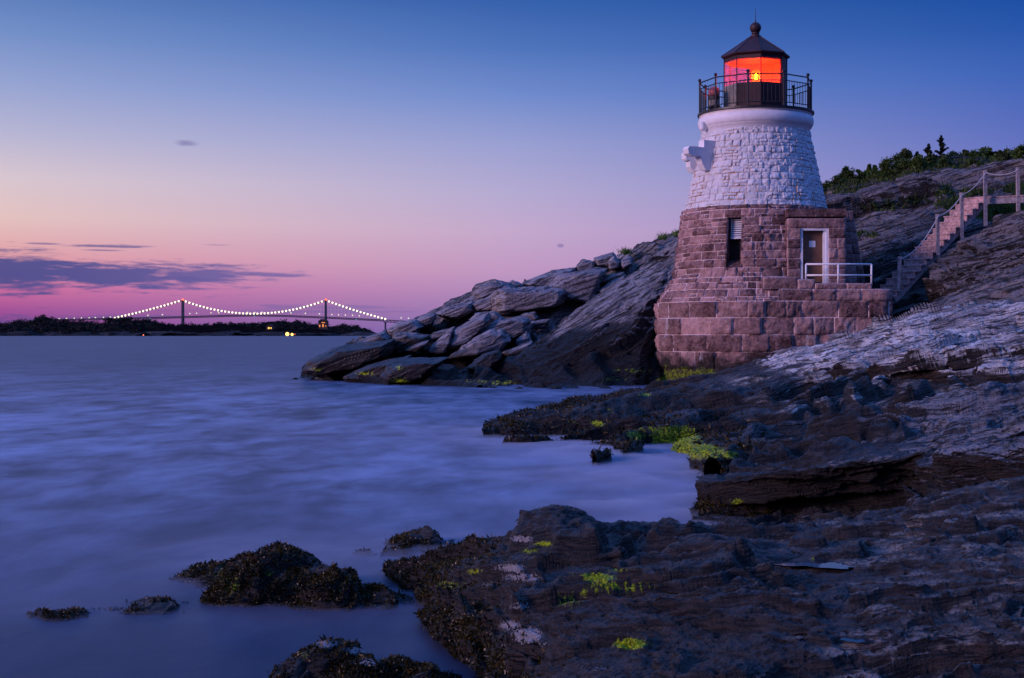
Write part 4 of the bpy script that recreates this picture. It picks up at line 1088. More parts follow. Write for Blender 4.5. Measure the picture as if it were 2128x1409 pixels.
# slit window
wn = empty('window', (AX + 2.97 * math.sin(th_w), AY - 2.97 * math.cos(th_w), hole[2])); wn.parent = lh; wn.matrix_parent_inverse = Matrix.Translation(lh.location).inverted()
def wpt(u, d, z):
    th = th_w; r = float(np.interp(z, [p[1] for p in prof_b], [p[0] for p in prof_b]))
    return Vector((AX + (r - d) * math.sin(th) + u * math.cos(th), AY - (r - d) * math.cos(th) + u * math.sin(th), z))
rotw = Matrix.Rotation(th_w, 3, 'Z')
z0_, z1_ = hole[2], hole[3]
mb = MB()
for sgn in (-1, 1):
    a = [wpt(sgn * .27, -.02, z0_), wpt(sgn * .27, -.02, z1_), wpt(sgn * .27, .5, z1_), wpt(sgn * .27, .5, z0_)]
    mb.prism(a, rotw @ Vector((sgn * .05, 0, 0)))
mb.box(wpt(0, .23, z1_ + .04), (.6, .5, .08), rotw)
sub('reveal', mb, M['brown'], wn)
mb = MB(); mb.box(wpt(0, .47, (z0_ + z1_) / 2), (.56, .03, z1_ - z0_), rotw); sub('pane', mb, M['dark'], wn)
mb = MB()
zl = zs(495, 53.4)
for k in range(9):
    zz_ = zl + .03 + k * (z1_ - .04 - zl) / 9
    mb.box(wpt(.03, .25, zz_ + .02), (.40, .015, .06), rotw @ Matrix.Rotation(R(-35), 3, 'X'))
for u in (-.19, .25): mb.box(wpt(u, .25, (zl + z1_) / 2), (.03, .05, z1_ - zl), rotw)
mb.box(wpt(.03, .25, zl), (.46, .05, .04), rotw)
sub('louver', mb, M['louver'], wn)
mb = MB(); mb.prism([wpt(-.26, -.02, z0_ - .02), wpt(-.26, .46, z0_ + .28), wpt(-.26, .46, z0_ - .1), wpt(-.26, -.02, z0_ - .1)], rotw @ Vector((.52, 0, 0)))
sub('sill', mb, M['brown'], wn)
# gallery moulding
mb = MB()
tor = [(2.0, 9.72), (2.09, 9.80), (2.12, 9.96), (2.17, 9.98)]
for k in range(13):
    a = -math.pi / 2 + math.pi * k / 12
    tor.append((2.10 + .15 * math.cos(a), 10.22 + .235 * math.sin(a)))
tor += [(2.20, 10.47), (2.20, 10.50)]
mb.lathe((AX, AY, 0), tor, 72)
mb.build('gallery_moulding', M['white_trim'], lh, True)
zd = 10.60
mb = MB(); mb.lathe((AX, AY, 0), [(2.23, 10.50), (2.27, 10.52), (2.27, 10.59), (2.20, zd)], 60); mb.build('gallery_deck', M['iron'], lh)
# gallery railing: ten sides
rl = empty('gallery_railing', (AX, AY, zd)); rl.parent = lh; rl.matrix_parent_inverse = Matrix.Translation(lh.location).inverted()
RR = 2.20
def ring(k, r=RR): a = R(-90 + 36 * k + 1); return Vector((AX + r * math.sin(a), AY - r * math.cos(a), 0))
zt_ = zd + 1.22
for k in range(10):
    p = ring(k)
    mb = MB(); mb.tube([(p.x, p.y, zd - .02), (p.x, p.y, zt_ + .02)], .036, 8); mb.sphere((p.x, p.y, zt_ + .08), .068, 10)
    sub('post', mb, M['iron'], rl)
for z, r_ in ((zt_ - .02, .026), (zt_ - .26, .020), (zd + .14, .020)):
    mb = MB(); mb.tube([(ring(k).x, ring(k).y, z) for k in range(11)], r_, 6)
    sub('rail', mb, M['iron'], rl)
for k in range(10):
    a, b = ring(k), ring(k + 1)
    for i in range(1, 9):
        p = a.lerp(b, i / 9)
        mb = MB(); mb.tube([(p.x, p.y, zd + .14), (p.x, p.y, zt_ - .26)], .011, 5)
        sub('baluster', mb, M['iron'], rl)
# lantern room, eight sides, one corner towards the water
ln = empty('lantern_room', (AX, AY, zd)); ln.parent = lh; ln.matrix_parent_inverse = Matrix.Translation(lh.location).inverted()
RL = 1.235
def oc8(k, r=RL): a = R(45 * k); return Vector((AX + r * math.sin(a), AY - r * math.cos(a), 0))
zp0, zp1, zh = 11.66, 12.62, 12.80
GLASS = {0: 'glass', 7: 'glass', 6: 'glass', 5: 'glass', 4: 'glass'}     # side k runs from corner k to k+1
for k in range(8):
    a, b = oc8(k), oc8(k + 1); ai, bi = oc8(k, RL - .05), oc8(k + 1, RL - .05)
    def slab(z0, z1, nm, m_, o1=0.0, th=.05):
        mbx = MB(); mbx.prism([(a.x, a.y, z0), (b.x, b.y, z0), (b.x, b.y, z1), (a.x, a.y, z1)], ((ai + bi - a - b) / 2 * (th / .05))[:])
        return sub(nm, mbx, m_, ln)
    slab(zd, zp0, 'wall_panel', M['grey_panel'] if k == 6 else M['lantern'])
    slab(zp1, zh, 'header_panel', M['lantern'])
    if k in GLASS:
        mbx = MB()
        q0, q1 = a.lerp(ai, .4), b.lerp(bi, .4)
        mbx.bm.faces.new([mbx.bm.verts.new((p.x, p.y, z)) for p, z in ((q0, zp0), (q1, zp0), (q1, zp1), (q0, zp1))])
        sub('glass_pane', mbx, M['glass'], ln)
    else:
        slab(zp0, zp1, 'blank_panel', M['lantern'])
    # pale lining on the inside
    c0, c1 = oc8(k, RL - .075), oc8(k + 1, RL - .075); d0, d1 = oc8(k, RL - .09), oc8(k + 1, RL - .09)
    mbx = MB()
    spans = [(zd, zp0 - .03), (zp1 - (.04 if k in GLASS else .04), zh)] if k in GLASS else [(zd, zh)]
    for z0, z1 in spans:
        mbx = MB(); mbx.prism([(c0.x, c0.y, z0), (c1.x, c1.y, z0), (c1.x, c1.y, z1), (c0.x, c0.y, z1)], ((d0 + d1 - c0 - c1) / 2)[:]); sub('lining', mbx, M['lantern_in'], ln)
    mbx = MB(); mbx.tube([(a.x, a.y, zd), (a.x, a.y, zh)], .022, 6)
    sub('corner_bar', mbx, M['lantern'], ln)
mbx = MB(); mbx.lathe((AX, AY, 0), [(RL - .1, zh - .11), (RL - .1, zh - .09)], 8); sub('ceiling', mbx, M['lantern_in'], ln)
rf = empty('lantern_roof', (AX, AY, zh)); rf.parent = lh; rf.matrix_parent_inverse = Matrix.Translation(lh.location).inverted()
mb = MB(); mb.lathe((AX, AY, 0), [(1.24, zh - .06), (1.29, zh - .04), (1.35, zh), (1.36, zh + .04), (.72, zh + .47), (.24, zh + .80), (.17, zh + .86)], 8); sub('roof_cone', mb, M['roof'], rf)
mb = MB()
for k in range(8):
    p, q = oc8(k, 1.355), oc8(k, .24); m1 = oc8(k, .72)
    mb.tube([(p.x, p.y, zh + .05), (m1.x, m1.y, zh + .475), (q.x, q.y, zh + .81)], .018, 5)
sub('roof_rib', mb, M['roof'], rf)
mb = MB(); zb = 13.92
prof = [(.22, zh + .80), (.22, zh + .86), (.15, zh + .89), (.14, zh + .93), (.16, zh + .95), (.16, zh + .99), (.10, zh + 1.0)]
mb.lathe((AX, AY, 0), prof, 24)
pr = []
for k in range(13):
    a = -math.pi / 2 + math.pi * k / 12
    pr.append((max(.0001, .225 * math.cos(a)), zb + .06 + .225 * math.sin(a)))
mb.lathe((AX, AY, 0), pr, 24)
sub('finial_ball', mb, M['lantern'], rf)
mb = MB(); mb.tube([(AX, AY, zb + .25), (AX, AY, zb + .40), (AX, AY, 14.75)], [.03, .014, .006], 6); sub('lightning_rod', mb, M['lantern'], rf)
# corbels that once carried the fog bell, and the small one under the gallery
def corbel(px_, Y, zb_, ang, sc=1.0, al=1.0):
    o_ = Vector(((px_ - CX) / F * Y, Y, 0)); dr_ = Vector((math.cos(ang), -math.sin(ang), 0)); sd_ = Vector((dr_.y, -dr_.x, 0))
    pr = [(0, .55), (-.34, .55), (-.34, .26), (-1.05, .26), (-1.12, .16), (-1.08, -.02), (-.95, -.10), (-.52, -.10), (-.42, -.38), (-.26, -.62), (0, -.62), (.3, -.62), (.3, .55)]
    mbx = MB(); mbx.prism([o_ - dr_ * (-a * sc) * 1.0 + Vector((0, 0, zb_ + b * sc)) - sd_ * .17 for a, b in [((-.4 + (a + .4) * al if a < -.45 else a), b) for a, b in pr]], sd_ * .34)
    return mbx
corbel(1472, 54.75, zs(321, 54.6), R(-30), .98).build('bell_corbel', M['white_trim'], lh)
corbel(1447, 56.0, zs(330, 55.9), R(-24), .88, .35).build('bell_corbel', M['white_trim'], lh)
mb = MB(); c = P(1462, 262, 55.3); mb.box(c, (.22, .3, .34), Matrix.Rotation(R(-60), 3, 'Z'), bev=.05); mb.build('small_corbel', M['white_trim'], lh)

# beacon inside the lantern, fog signal on the gallery
bc = empty('beacon', (AX + .02, AY, zd), 'glowing yellow beacon lens inside the red lantern room', 'beacon lamp')
mb = MB(); mb.lathe((AX + .02, AY, 0), [(.20, zd), (.18, zd + .1), (.12, zd + .2), (.12, zp0 + .1), (.2, zp0 + .14), (.2, zp0 + .18)], 20); mb.build('pedestal', M['iron'], bc)
zl0 = zp0 + .18
mb = MB(); mb.lathe((AX + .02, AY, 0), [(.03, zl0 + .08), (.05, zl0 + .11), (.05, zl0 + .29), (.03, zl0 + .32)], 16); mb.build('bulb', M['beacon'], bc)
mb = MB(); pr = [(.10, zl0), (.17, zl0 + .05)]
for k in range(7): pr += [(.185 - .008 * (k % 2), zl0 + .07 + .05 * k)]
mb.lathe((AX + .02, AY, 0), pr + [(.16, zl0 + .42), (.08, zl0 + .47)], 24); mb.build('lens', M['lens'], bc, True)
fs = P(1482, 226, 55.6); fsx, fsy = AX - 1.68, AY - .35
fg = empty('fog_signal', (fsx, fsy, zd), 'drum-shaped fog signal with a red top standing on the lighthouse gallery', 'fog signal')
mb = MB(); mb.box((fsx, fsy, zd + .11), (.46, .46, .22), bev=.02); mb.build('base', M['iron'], fg)
mb = MB(); mb.lathe((fsx, fsy, 0), [(.20, zd + .22), (.225, zd + .25), (.225, zd + .46), (.20, zd + .48)], 20); mb.build('drum', M['grey_panel'], fg)
mb = MB(); mb.lathe((fsx, fsy, 0), [(.19, zd + .48), (.23, zd + .50), (.23, zd + .62), (.19, zd + .64)], 20); mb.build('band', M['iron'], fg)
M['signal_redlit'] = simple('painted_red_glow', (.45, .10, .12), .5, var=.2)  # red light of the lantern put into the cap colour
mb = MB(); mb.lathe((fsx, fsy, 0), [(.20, zd + .64), (.225, zd + .67), (.225, zd + .82), (.18, zd + .94), (.08, zd + 1.0), (.0001, zd + 1.01)], 20); mb.build('cap', M['signal_redlit'], fg, True)

# white pipe handrail on the platform
hr = empty('pipe_handrail', (xf(1743), YF + .25, Z_PLAT + .21), 'white pipe handrail on the stone platform in front of the lighthouse door', 'handrail')
hz0 = Z_PLAT + .21
zt2, zm2 = zs(549, YF + .25), zs(572, YF + .25)
xs_ = [(q - CX) / F * (YF + .25) for q in (1675, 1742, 1811)]
for x in xs_:
    mb = MB(); mb.tube([(x, YF + .25, hz0 - .02 if x > xs_[0] else 3.9), (x, YF + .25, zt2)], .036, 8); mb.build('post', M['pipe'], hr, True)
for z in (zt2, zm2):
    mb = MB(); mb.tube([(xs_[0], YF + .25, z), (xs_[2], YF + .25, z)], .034, 8); mb.build('rail', M['pipe'], hr, True)

# ------------------------------------------------------------------ wooden stair
sr = empty('wooden_stair', P(1880, 600, 55), 'weathered wooden stair with rope handrail climbing the rocks beside the lighthouse', 'stairs')
base = Vector(P(1890, 577, 54.5))
wv = Vector((-.72, .80, 0)).normalized() * .86          # across the tread, away from the camera
top_ = Vector(P(2045, 409, 56.4))
NS = 13
for i in range(-2, NS + 1):
    c = base.lerp(top_, i / NS) if i >= 0 else base + (top_ - base) / NS * i
    dirv = Vector(((top_ - base).x, (top_ - base).y, 0)).normalized()
    wn_ = Vector((-dirv.y, dirv.x, 0))
    mb = MB()
    rise = (top_.z - base.z) / NS
    rz = Matrix((wn_, dirv, Vector((0, 0, 1)))).transposed()
    mid = c + wv / 2
    L_ = 1.06
    rotm = Matrix((wv.normalized(), Vector((wv.normalized().y, -wv.normalized().x, 0)), Vector((0, 0, 1)))).transposed()
    jit = random.uniform(-.02, .02)
    mb.box(mid + Vector((0, 0, -.022)) + wv.normalized() * jit, (L_, .34, .045), rotm, bev=.006)
    mb.build('tread', M['wood'], sr)
    mb = MB()
    fr_ = Vector((wv.normalized().y, -wv.normalized().x, 0))
    if fr_.y > 0: fr_ = -fr_
    mb.box(mid - fr_ * -.13 + Vector((0, 0, -.045 - (rise - .05) / 2)), (L_ - .05, .03, rise - .052), rotm)
    mb.build('riser', M['wood'], sr)
for s in (0.02, .98):
    mb = MB()
    a = base + wv * s - (top_ - base) / NS * 2.4; b = top_ + wv * s
    mb.bar(a + Vector((0, 0, -.24)), b + Vector((0, 0, -.24)), .06, .28)
    mb.build('stringer', M['wood'], sr)
PTS = [(1868, 533, 612, 54.2, 30), (1948, 445, 530, 55.0, 30), (1998, 400, 500, 55.6, 30), (2047, 354, 470, 56.0, 30), (2115, 348, 452, 55.6, 30)]
tops = []
for ppx, t0, b0, Y, _ in PTS:
    a = Vector(P(ppx + (2 if t0 > 500 else 1), b0, Y)); b = Vector(P(ppx, t0, Y))
    if t0 > 500: a = Vector(P(ppx - 2, b0, Y)); b = Vector(P(ppx + 2, t0, Y))
    mb = MB(); mb.bar(a, b, .12, .12, up=(0, 1, 0)); mb.build('post', M['post'], sr)
    tops.append(b - Vector((0, .08, .10)))
for a, b in zip(tops, tops[1:]):
    pts = []
    sag = .30 if (b - a).length > 1.6 else .14
    for k in range(13):
        s = k / 12; p = a.lerp(b, s); p.z -= sag * 4 * s * (1 - s); pts.append(p)
    mb = MB(); mb.tube(pts, .019, 5); mb.build('handrail_rope', M['rope'], sr)
# landing at the stair head
mb = MB()
a = P(2046, 411, 56.3); b = P(2200, 404, 55.6)
mb.bar((a[0], a[1], a[2] - .14), (b[0], b[1], b[2] - .14), .10, .24)
mb.build('landing_beam', M['post'], sr)
mb = MB()
for k in range(6):
    o_ = Vector((.0, .16 * k + .06, 0)); mb.bar(Vector(a) + o_ + Vector((0, 0, .02)), Vector(b) + o_ + Vector((0, 0, .02)), .15, .04)
mb.build('landing_boards', M['wood'], sr)

# ------------------------------------------------------------------ bushes, conifers, undergrowth
def leaf_cloud(centers, radii, per, size, seed, flat=.8, spread=1.0):
    """leaf-sized faces through the volume of several clumps"""
    rg = np.random.default_rng(seed); pts, cl = [], []
    for c, r in zip(centers, radii):
        d = rg.normal(size=(per, 3)); d /= np.linalg.norm(d, axis=1, keepdims=True)
        rr = rg.uniform(.25, 1, per) ** .55 * (1 + .25 * rg.normal(size=per))
        pts.append(np.array(c) + d * rr[:, None] * np.array([r, r, r * flat])); cl.append(np.full(per, rg.uniform(-.2, .25)))
    pts = np.concatenate(pts); cl = np.concatenate(cl); n = len(pts)
    a = rg.normal(size=(n, 3)); a /= np.linalg.norm(a, axis=1, keepdims=True)
    b = np.cross(a, rg.normal(size=(n, 3))); b /= np.linalg.norm(b, axis=1, keepdims=True)
    s = (size * rg.uniform(.55, 1.4, n))[:, None]
    V = np.stack([pts - a * s, pts + b * s * .5, pts + a * s, pts - b * s * .5], 1).reshape(-1, 3)
    tn = np.repeat(np.clip(.45 + cl + rg.normal(size=n) * .22, 0, 1), 4)
    return V, np.arange(4 * n).reshape(-1, 4), tn
def bush(name, label, px_, base_py, Y, w_px, h_px, mkey, seed, cat='bush', clumps=16, per=300, size=.075, spiky=0):
    k = Y / F; c = P(px_, base_py - 4, Y); wd, ht = w_px * k * 1.1, h_px * k * 1.15
    rg = np.random.default_rng(seed)
    e = empty(name, c - np.array([0, 0, .3]), label, cat, 'bushes on the hilltop')
    cs, rs = [], []
    for q in range(clumps):
        u = rg.uniform(-1, 1); lim = math.sqrt(max(.05, 1 - u * u * .8))
        cs.append((c[0] + u * wd / 2 * .85, c[1] + rg.uniform(-.5, .5) * wd * .5, c[2] + rg.uniform(.05, .85) * ht * lim)); rs.append(rg.uniform(.13, .26) * min(wd, ht * 1.6))
    for q in range(spiky):
        u = rg.uniform(-.9, .9)
        for z in range(4):
            cs.append((c[0] + u * wd / 2 + rg.normal() * .04, c[1] + rg.normal() * .2, c[2] + ht * (.7 + .12 * z) * (1 - .4 * u * u))); rs.append(.16 - .03 * z)
    v, f, tn = leaf_cloud(cs, rs, per, size, seed)
    link('foliage', mesh_np('foliage', v, f, {'tint': tn}), M[mkey], e)
    mb = MB()
    for q in range(6):
        tpt = cs[q % len(cs)]
        mb.tube([(c[0] + rg.normal() * .15, c[1], c[2] - .4), ((c[0] + tpt[0]) / 2 + rg.normal() * .1, tpt[1], (c[2] + tpt[2]) / 2 - .1), tpt], [.05, .035, .015], 5)
    mb.build('stem', M['bark'], e)
BU = [
 (1725, 408, 75, 56, 44, 'bush', 'dark bush growing right against the white tower wall', 0, 16),
 (1768, 404, 75.5, 64, 42, 'bush', 'dark twiggy bush second from the tower along the hilltop', 3, 16),
 (1810, 398, 76, 38, 40, 'leafy', 'single light green leafy shrub standing apart in the hilltop dip', 2, 12),
 (1862, 380, 74, 90, 44, 'grass', 'low sloping green thicket rising from the dip towards the conifer', 0, 22),
 (1880, 352, 77, 50, 28, 'bush', 'round-topped dark bush at the sloping end of the hilltop thicket', 2, 12),
 (1992, 348, 78, 60, 26, 'bush', 'dark bush just beyond the spiky conifer', 2, 14),
 (2040, 348, 78, 70, 28, 'leafy', 'broad green bush on the skyline above the pale stair posts', 3, 16),
 (2090, 350, 78, 66, 26, 'bush', 'dark low bush on the skyline between two stair posts', 3, 16),
 (2135, 346, 74, 44, 40, 'leafy', 'tall green bush at the edge of the photo above the last stair post', 2, 14),
 (1930, 368, 73, 110, 34, 'grass', 'wide low green thicket in front of the conifers', 0, 26),
 (2040, 368, 72.5, 130, 30, 'grass', 'wide low green thicket above the stair head', 0, 26)]
for k, (a, b, Y, w_, h_, mk_, lab, sp, cn_) in enumerate(BU):
    bush('bush', lab, a, b, Y, w_, h_, mk_, 300 + k, clumps=cn_, spiky=sp, per=260)
def conifer(label, px_, base_py, top_py, Y, w_px, seed):
    c = P(px_, base_py, Y); tp = P(px_ + 1, top_py, Y); ht = tp[2] - c[2]; wd = w_px * Y / F
    rg = np.random.default_rng(seed)
    e = empty('conifer', c, label, 'tree', 'dark conifers on the hilltop')
    mb = MB(); mb.tube([c - np.array([0, 0, .4]), (c + tp) / 2, tp], [.08, .05, .012], 6); mb.build('trunk', M['bark'], e)
    cs, rs = [], []
    for q in range(34):
        s = q / 33; zz_ = c[2] + ht * s
        a = rg.uniform(0, 6.28); L_ = wd / 2 * (1 - s) ** .7 * rg.uniform(.3, 1.35)
        for j in range(3):
            cs.append((c[0] + math.cos(a) * L_ * (j + .5) / 3, c[1] + math.sin(a) * L_ * (j + .5) / 3, zz_ + .05 * j - .12 * L_)); rs.append(.05 + .07 * (1 - s))
    v, f, tn = leaf_cloud(cs, rs, 60, .05, seed, .5)
    link('crown', mesh_np('crown', v, f, {'tint': tn}), M['needle'], e)
conifer('tallest spiky dark conifer on the hilltop skyline', 1956, 352, 287, 77, 54, 401)
conifer('middle-sized dark conifer next to the tallest one', 1930, 352, 304, 77.5, 50, 402)
conifer('short dark conifer at the tower side of the conifer group', 1906, 352, 320, 77, 46, 403)
# ground cover on the hillside
px, py = PX(VG)
gn = fbm(VG[:, 0] * .5, VG[:, 1] * .5, VG[:, 2] * .5, 3, 8)
mk = (NG[:, 2] > .2) * np.clip((VG[:, 1] - 71.2) / 2, 0, 1) * (VG[:, 1] < 84)
mk = mk + 1.0 * np.clip(spots(VG, [(1830, 428, 60, 12, 1), (1900, 418, 40, 10, 1), (1985, 425, 40, 16, 1), (1960, 400, 30, 14, .9), (1800, 490, 40, 8, .6), (2080, 440, 60, 24, 1.1), (1980, 455, 26, 12, .8), (2030, 400, 40, 10, .9), (2120, 395, 40, 14, .9)]) - .35, 0, 1) * 2
tag(weed_on('undergrowth', VG, NG, mk, 26000, .22, .06, 'grass', 12, up=.9), kind='stuff')
def tuft(label, px_, py_, Y, w_px, n, seed):
    rg = np.random.default_rng(seed); c = P(px_, py_, Y)
    b = c[None] + rg.normal(size=(n, 3)) * np.array([w_px * Y / F / 3, .25, .04]); d = rg.normal(size=(n, 3)) * .4; d[:, 2] += 1; d /= np.linalg.norm(d, axis=1, keepdims=True)
    v, f, tn = strips(b, d, rg.uniform(.15, .36, n), np.full(n, .03), rg.uniform(.2, 1, n), 3, .5, seed)
    tag(link('grass_tuft', mesh_np('grass_tuft', v, f, {'tint': tn}), M['leafy']), label, 'grass tuft', 'grass tufts on the headland')
tuft('green grass tuft between boulders on the headland skyline', 1300, 527, 68.6, 22, 200, 5)
tuft('dark green tuft on the skyline right beside the tower base', 1411, 490, 67, 26, 260, 6)
tuft('thin low grass tuft on the bare skyline below the tower', 1378, 496, 70, 20, 120, 9)

# ------------------------------------------------------------------ island
YI = 1430.0
prof_i = [(-300, 672), (-100, 668), (0, 669), (30, 667), (60, 663), (85, 656), (100, 657), (125, 665), (165, 664), (200, 669), (225, 661), (290, 660), (330, 668), (365, 674), (400, 673), (440, 672), (470, 669),
          (490, 670), (520, 673), (560, 668), (600, 665), (615, 665), (640, 672), (660, 673), (690, 677), (720, 674), (745, 677), (765, 685), (778, 693)]
rowsI = []
def ir(f, dY, lift=0):
    return [(a, 697.9 - (697.9 - b) * f + lift, YI + dY) for a, b in prof_i] + [(790, 698 + lift, YI + dY)]
rowsI = [[(a, 700, YI - 20) for a, b in prof_i] + [(790, 700, YI - 20)], ir(0.0, -8), ir(.16, 0), ir(.42, 30), ir(.62, 90), ir(.62, 170), [(a, 700, YI + 230) for a, b in prof_i] + [(790, 700, YI + 230)]]
_, VI, NI = rock_sheet('island', rowsI, 420, 60, 3.5, .32, R(-6), 151, 'island', lambda V, N: np.clip((6 - V[:, 2]) / 5, 0, .9))
rg = np.random.default_rng(77); cs, rs = [], []
pa = np.array([p[0] for p in prof_i]); pb = np.array([p[1] for p in prof_i])
for q in range(1300):
    a = rg.uniform(-290, 770); tpy = np.interp(a, pa, pb); f = rg.uniform(.12, 1.0) ** .8
    Y = YI - 18 + 100 * f + rg.uniform(-6, 6)
    rr = rg.uniform(2.4, 5.0)
    ppy = 697.9 - (697.9 - tpy) * f + rr * F / Y * .45 + rg.normal() * .8
    if ppy > 695.5: continue
    cs.append(P(a, ppy, Y)); rs.append(rr)
v, f, tn = leaf_cloud(cs, rs, 120, .75, 78, .8)
tag(link('island_woods', mesh_np('island_woods', v, f, {'tint': tn}), M['woods']), kind='stuff')
def house(label, px_, base_py, w_, d_, h_, wins, wm, Y, chimney=True):
    c = P(px_, base_py, Y)
    e = empty('house', c, label, 'house', 'houses on the dark island')
    mb = MB(); mb.box((c[0], c[1], c[2] + h_ / 2 - 1), (w_, d_, h_ + 2)); mb.build('wall', M['steel_dark'], e)
    mb = MB(); zz_ = c[2] + h_
    mb.prism([(c[0] - w_ / 2 - .5, c[1] - d_ / 2 - .4, zz_ + .02), (c[0] + w_ / 2 + .5, c[1] - d_ / 2 - .4, zz_ + .02), (c[0] + w_ * .22, c[1] - d_ / 2 - .4, zz_ + h_ * .38), (c[0] - w_ * .22, c[1] - d_ / 2 - .4, zz_ + h_ * .38)], (0, d_ + .8, 0))
    r_ = mb.build('roof', M['house_roof'], e)
    if chimney:
        mb = MB(); mb.box((c[0] + w_ * .2, c[1], zz_ + h_ * .42), (.9, .9, 2.2)); mb.build('chimney', M['house_roof'], e)
    for (u, z, ww, hh) in wins:
        mb = MB(); mb.box((c[0] + u, c[1] - d_ / 2 - .03, c[2] + z), (ww, .1, hh)); mb.build('window', wm, e)
house('dark gabled house with red-lit windows on the island under the right bridge tower', 672, 680.5, 9.5, 8, 6.2, [(-3.2, 1.6, 1.2, 2.4), (.2, 1.9, 1.6, 3.0), (3.0, 1.4, .7, 1.6), (.4, 5.0, 3.6, .8)], M['win_lit'], YI + 25)
house('dark house hidden in island trees showing four yellow lit windows', 561, 690, 7, 6, 5.6, [(-1.2, 1.1, 1.5, 1.5), (1.3, 1.1, 1.5, 1.5), (-.7, 4.0, 1.7, 1.8), (1.6, 4.0, 1.2, 1.5)], M['win_yellow'], YI + 8, False)
def lamp(label, px_, py_, r, m_, Y=YI - 40, cat='lamp', nm='shore_lamp'):
    c = P(px_, py_, Y)
    e = empty(nm, (c[0], c[1], 0), label, cat, 'lamps on the island shore')
    mb = MB(); mb.tube([(c[0], c[1], -1.5), (c[0], c[1], c[2] - r * .6)], .25, 6); mb.build('pole', M['iron'], e)
    mb = MB(); mb.sphere(c, r, 12); mb.build('lamp_globe', m_, e, True)
lamp('brightest amber lamp at the waterline of the island', 597, 694.2, 1.75, M['lamp_amber'])
lamp('second amber lamp on the shore, smaller, next to the brightest one', 607, 695, 1.25, M['lamp_amber'])
lamp('tiny red light at the end of the amber shore lamps', 613, 694.6, .4, M['lamp_red'])
lamp('lone small red light at the waterline under the left bridge tower', 298, 696.2, .65, M['lamp_red'])

# ------------------------------------------------------------------ suspension bridge
YBR = 4857.0
bx = lambda p: (p - CX) / F * YBR
bz = lambda p: H + (HY - p) / F * YBR
br = empty('suspension_bridge', (bx(530), YBR, 0), 'long suspension bridge with two towers and strings of white lights on its cables', 'bridge')
T1, T2 = 380, 677
for tpx in (T1, T2):
    mb = MB()
    for dy in (-9, 9):
        mb.prism([(bx(tpx) - 3.6, YBR + dy - 2, 0), (bx(tpx) + 3.6, YBR + dy - 2, 0), (bx(tpx) + 2.4, YBR + dy - 2, bz(624)), (bx(tpx) - 2.4, YBR + dy - 2, bz(624))], (0, 4, 0))
    for z in (bz(626), bz(645), bz(664)): mb.box((bx(tpx), YBR, z), (4.4, 14, 4))
    mb.box((bx(tpx), YBR, 4), (16, 34, 10))
    mb.build('tower', M['bridge'], br)
    mb = MB(); mb.sphere((bx(tpx), YBR, bz(623.4)), 4.6, 10); mb.build('beacon_light', M['lamp_red'], br, True)
deck = [(60, 667), (125, 664.8), (240, 662.2), (305, 661.0), (381, 659.0), (474, 656.2), (530, 655.4), (590, 656.4), (677, 660.0), (740, 663.0), (801, 666.0), (880, 670.5), (960, 675)]
dpx = np.array([d[0] for d in deck], float); dpy = np.array([d[1] for d in deck])
dz_ = lambda p: bz(float(np.interp(p, dpx, dpy)))
mb = MB()
xsd = np.arange(60, 965, 7.3)
for a, b in zip(xsd, xsd[1:]):
    for dy in (-9, 9):
        y = YBR + dy
        hh = 2.6 if b < 801 else 5.2
        up_ = 2.0
        mb.bar((bx(a), y, dz_(a) + up_), (bx(b), y, dz_(b) + up_), 2.3)
        mb.bar((bx(a), y, dz_(a) - hh), (bx(b), y, dz_(b) - hh), 2.0)
        mb.bar((bx(a), y, dz_(a) - hh), (bx(a), y, dz_(a) + up_), 1.3)
        mb.bar((bx(a), y, dz_(a) - hh), (bx(b), y, dz_(b) + up_), .8)
    mb.bar((bx(a), YBR, dz_(a) + 1.4), (bx(b), YBR, dz_(b) + 1.4), 18, .8, up=(0, 0, 1))
mb.build('deck_truss', M['bridge'], br)
def cable(p):
    if T1 <= p <= T2:
        s = (p - T1) / (T2 - T1) * 2 - 1; return 652.6 - (652.6 - 624.5) * s * s
    if p < T1:
        s = (T1 - p) / (T1 - 240); return 624.5 + (661 - 624.5) * (s * 1.18 - .18 * s * s)
    s = (p - T2) / (801 - T2); return 624.5 + (663.6 - 624.5) * (s * 1.18 - .18 * s * s)
cp = list(np.linspace(240, T1, 20)) + list(np.linspace(T1, T2, 41))[1:] + list(np.linspace(T2, 801, 18))[1:]
for dy in (-9, 9):
    mb = MB(); mb.tube([(bx(p), YBR + dy, bz(cable(p))) for p in cp], .75, 5); mb.build('main_cable', M['bridge'], br)
mb = MB()
for p in cp:
    if bz(cable(p)) - dz_(p) > 4:
        for dy in (-9, 9): mb.bar((bx(p), YBR + dy, dz_(p)), (bx(p), YBR + dy, bz(cable(p))), .22)
mb.build('suspender_cables', M['bridge'], br)
for p in (801, 868, 240, 190, 130):
    mb = MB(); mb.box((bx(p), YBR, (dz_(p) - 6) / 2), (5, 16, dz_(p) - 6)); mb.build('pier', M['bridge'], br)
first = None
def lamps(name, m_, r, pts):
    me0 = None
    for (x, y, z) in pts:
        if me0 is None:
            mb = MB(); mb.sphere((0, 0, 0), r, 8); o = mb.build(name, m_); me0 = o.data
        else:
            o = bpy.data.objects.new(name, me0); COL.objects.link(o)
        o.parent = br
        o.location = Vector((x, y, z)) - br.location
lamps('cable_light', M['lamp_white'], 3.5, [(bx(p), YBR - 9, bz(cable(p)) + 1) for p in cp if abs(p - T1) > 2 and abs(p - T2) > 2])
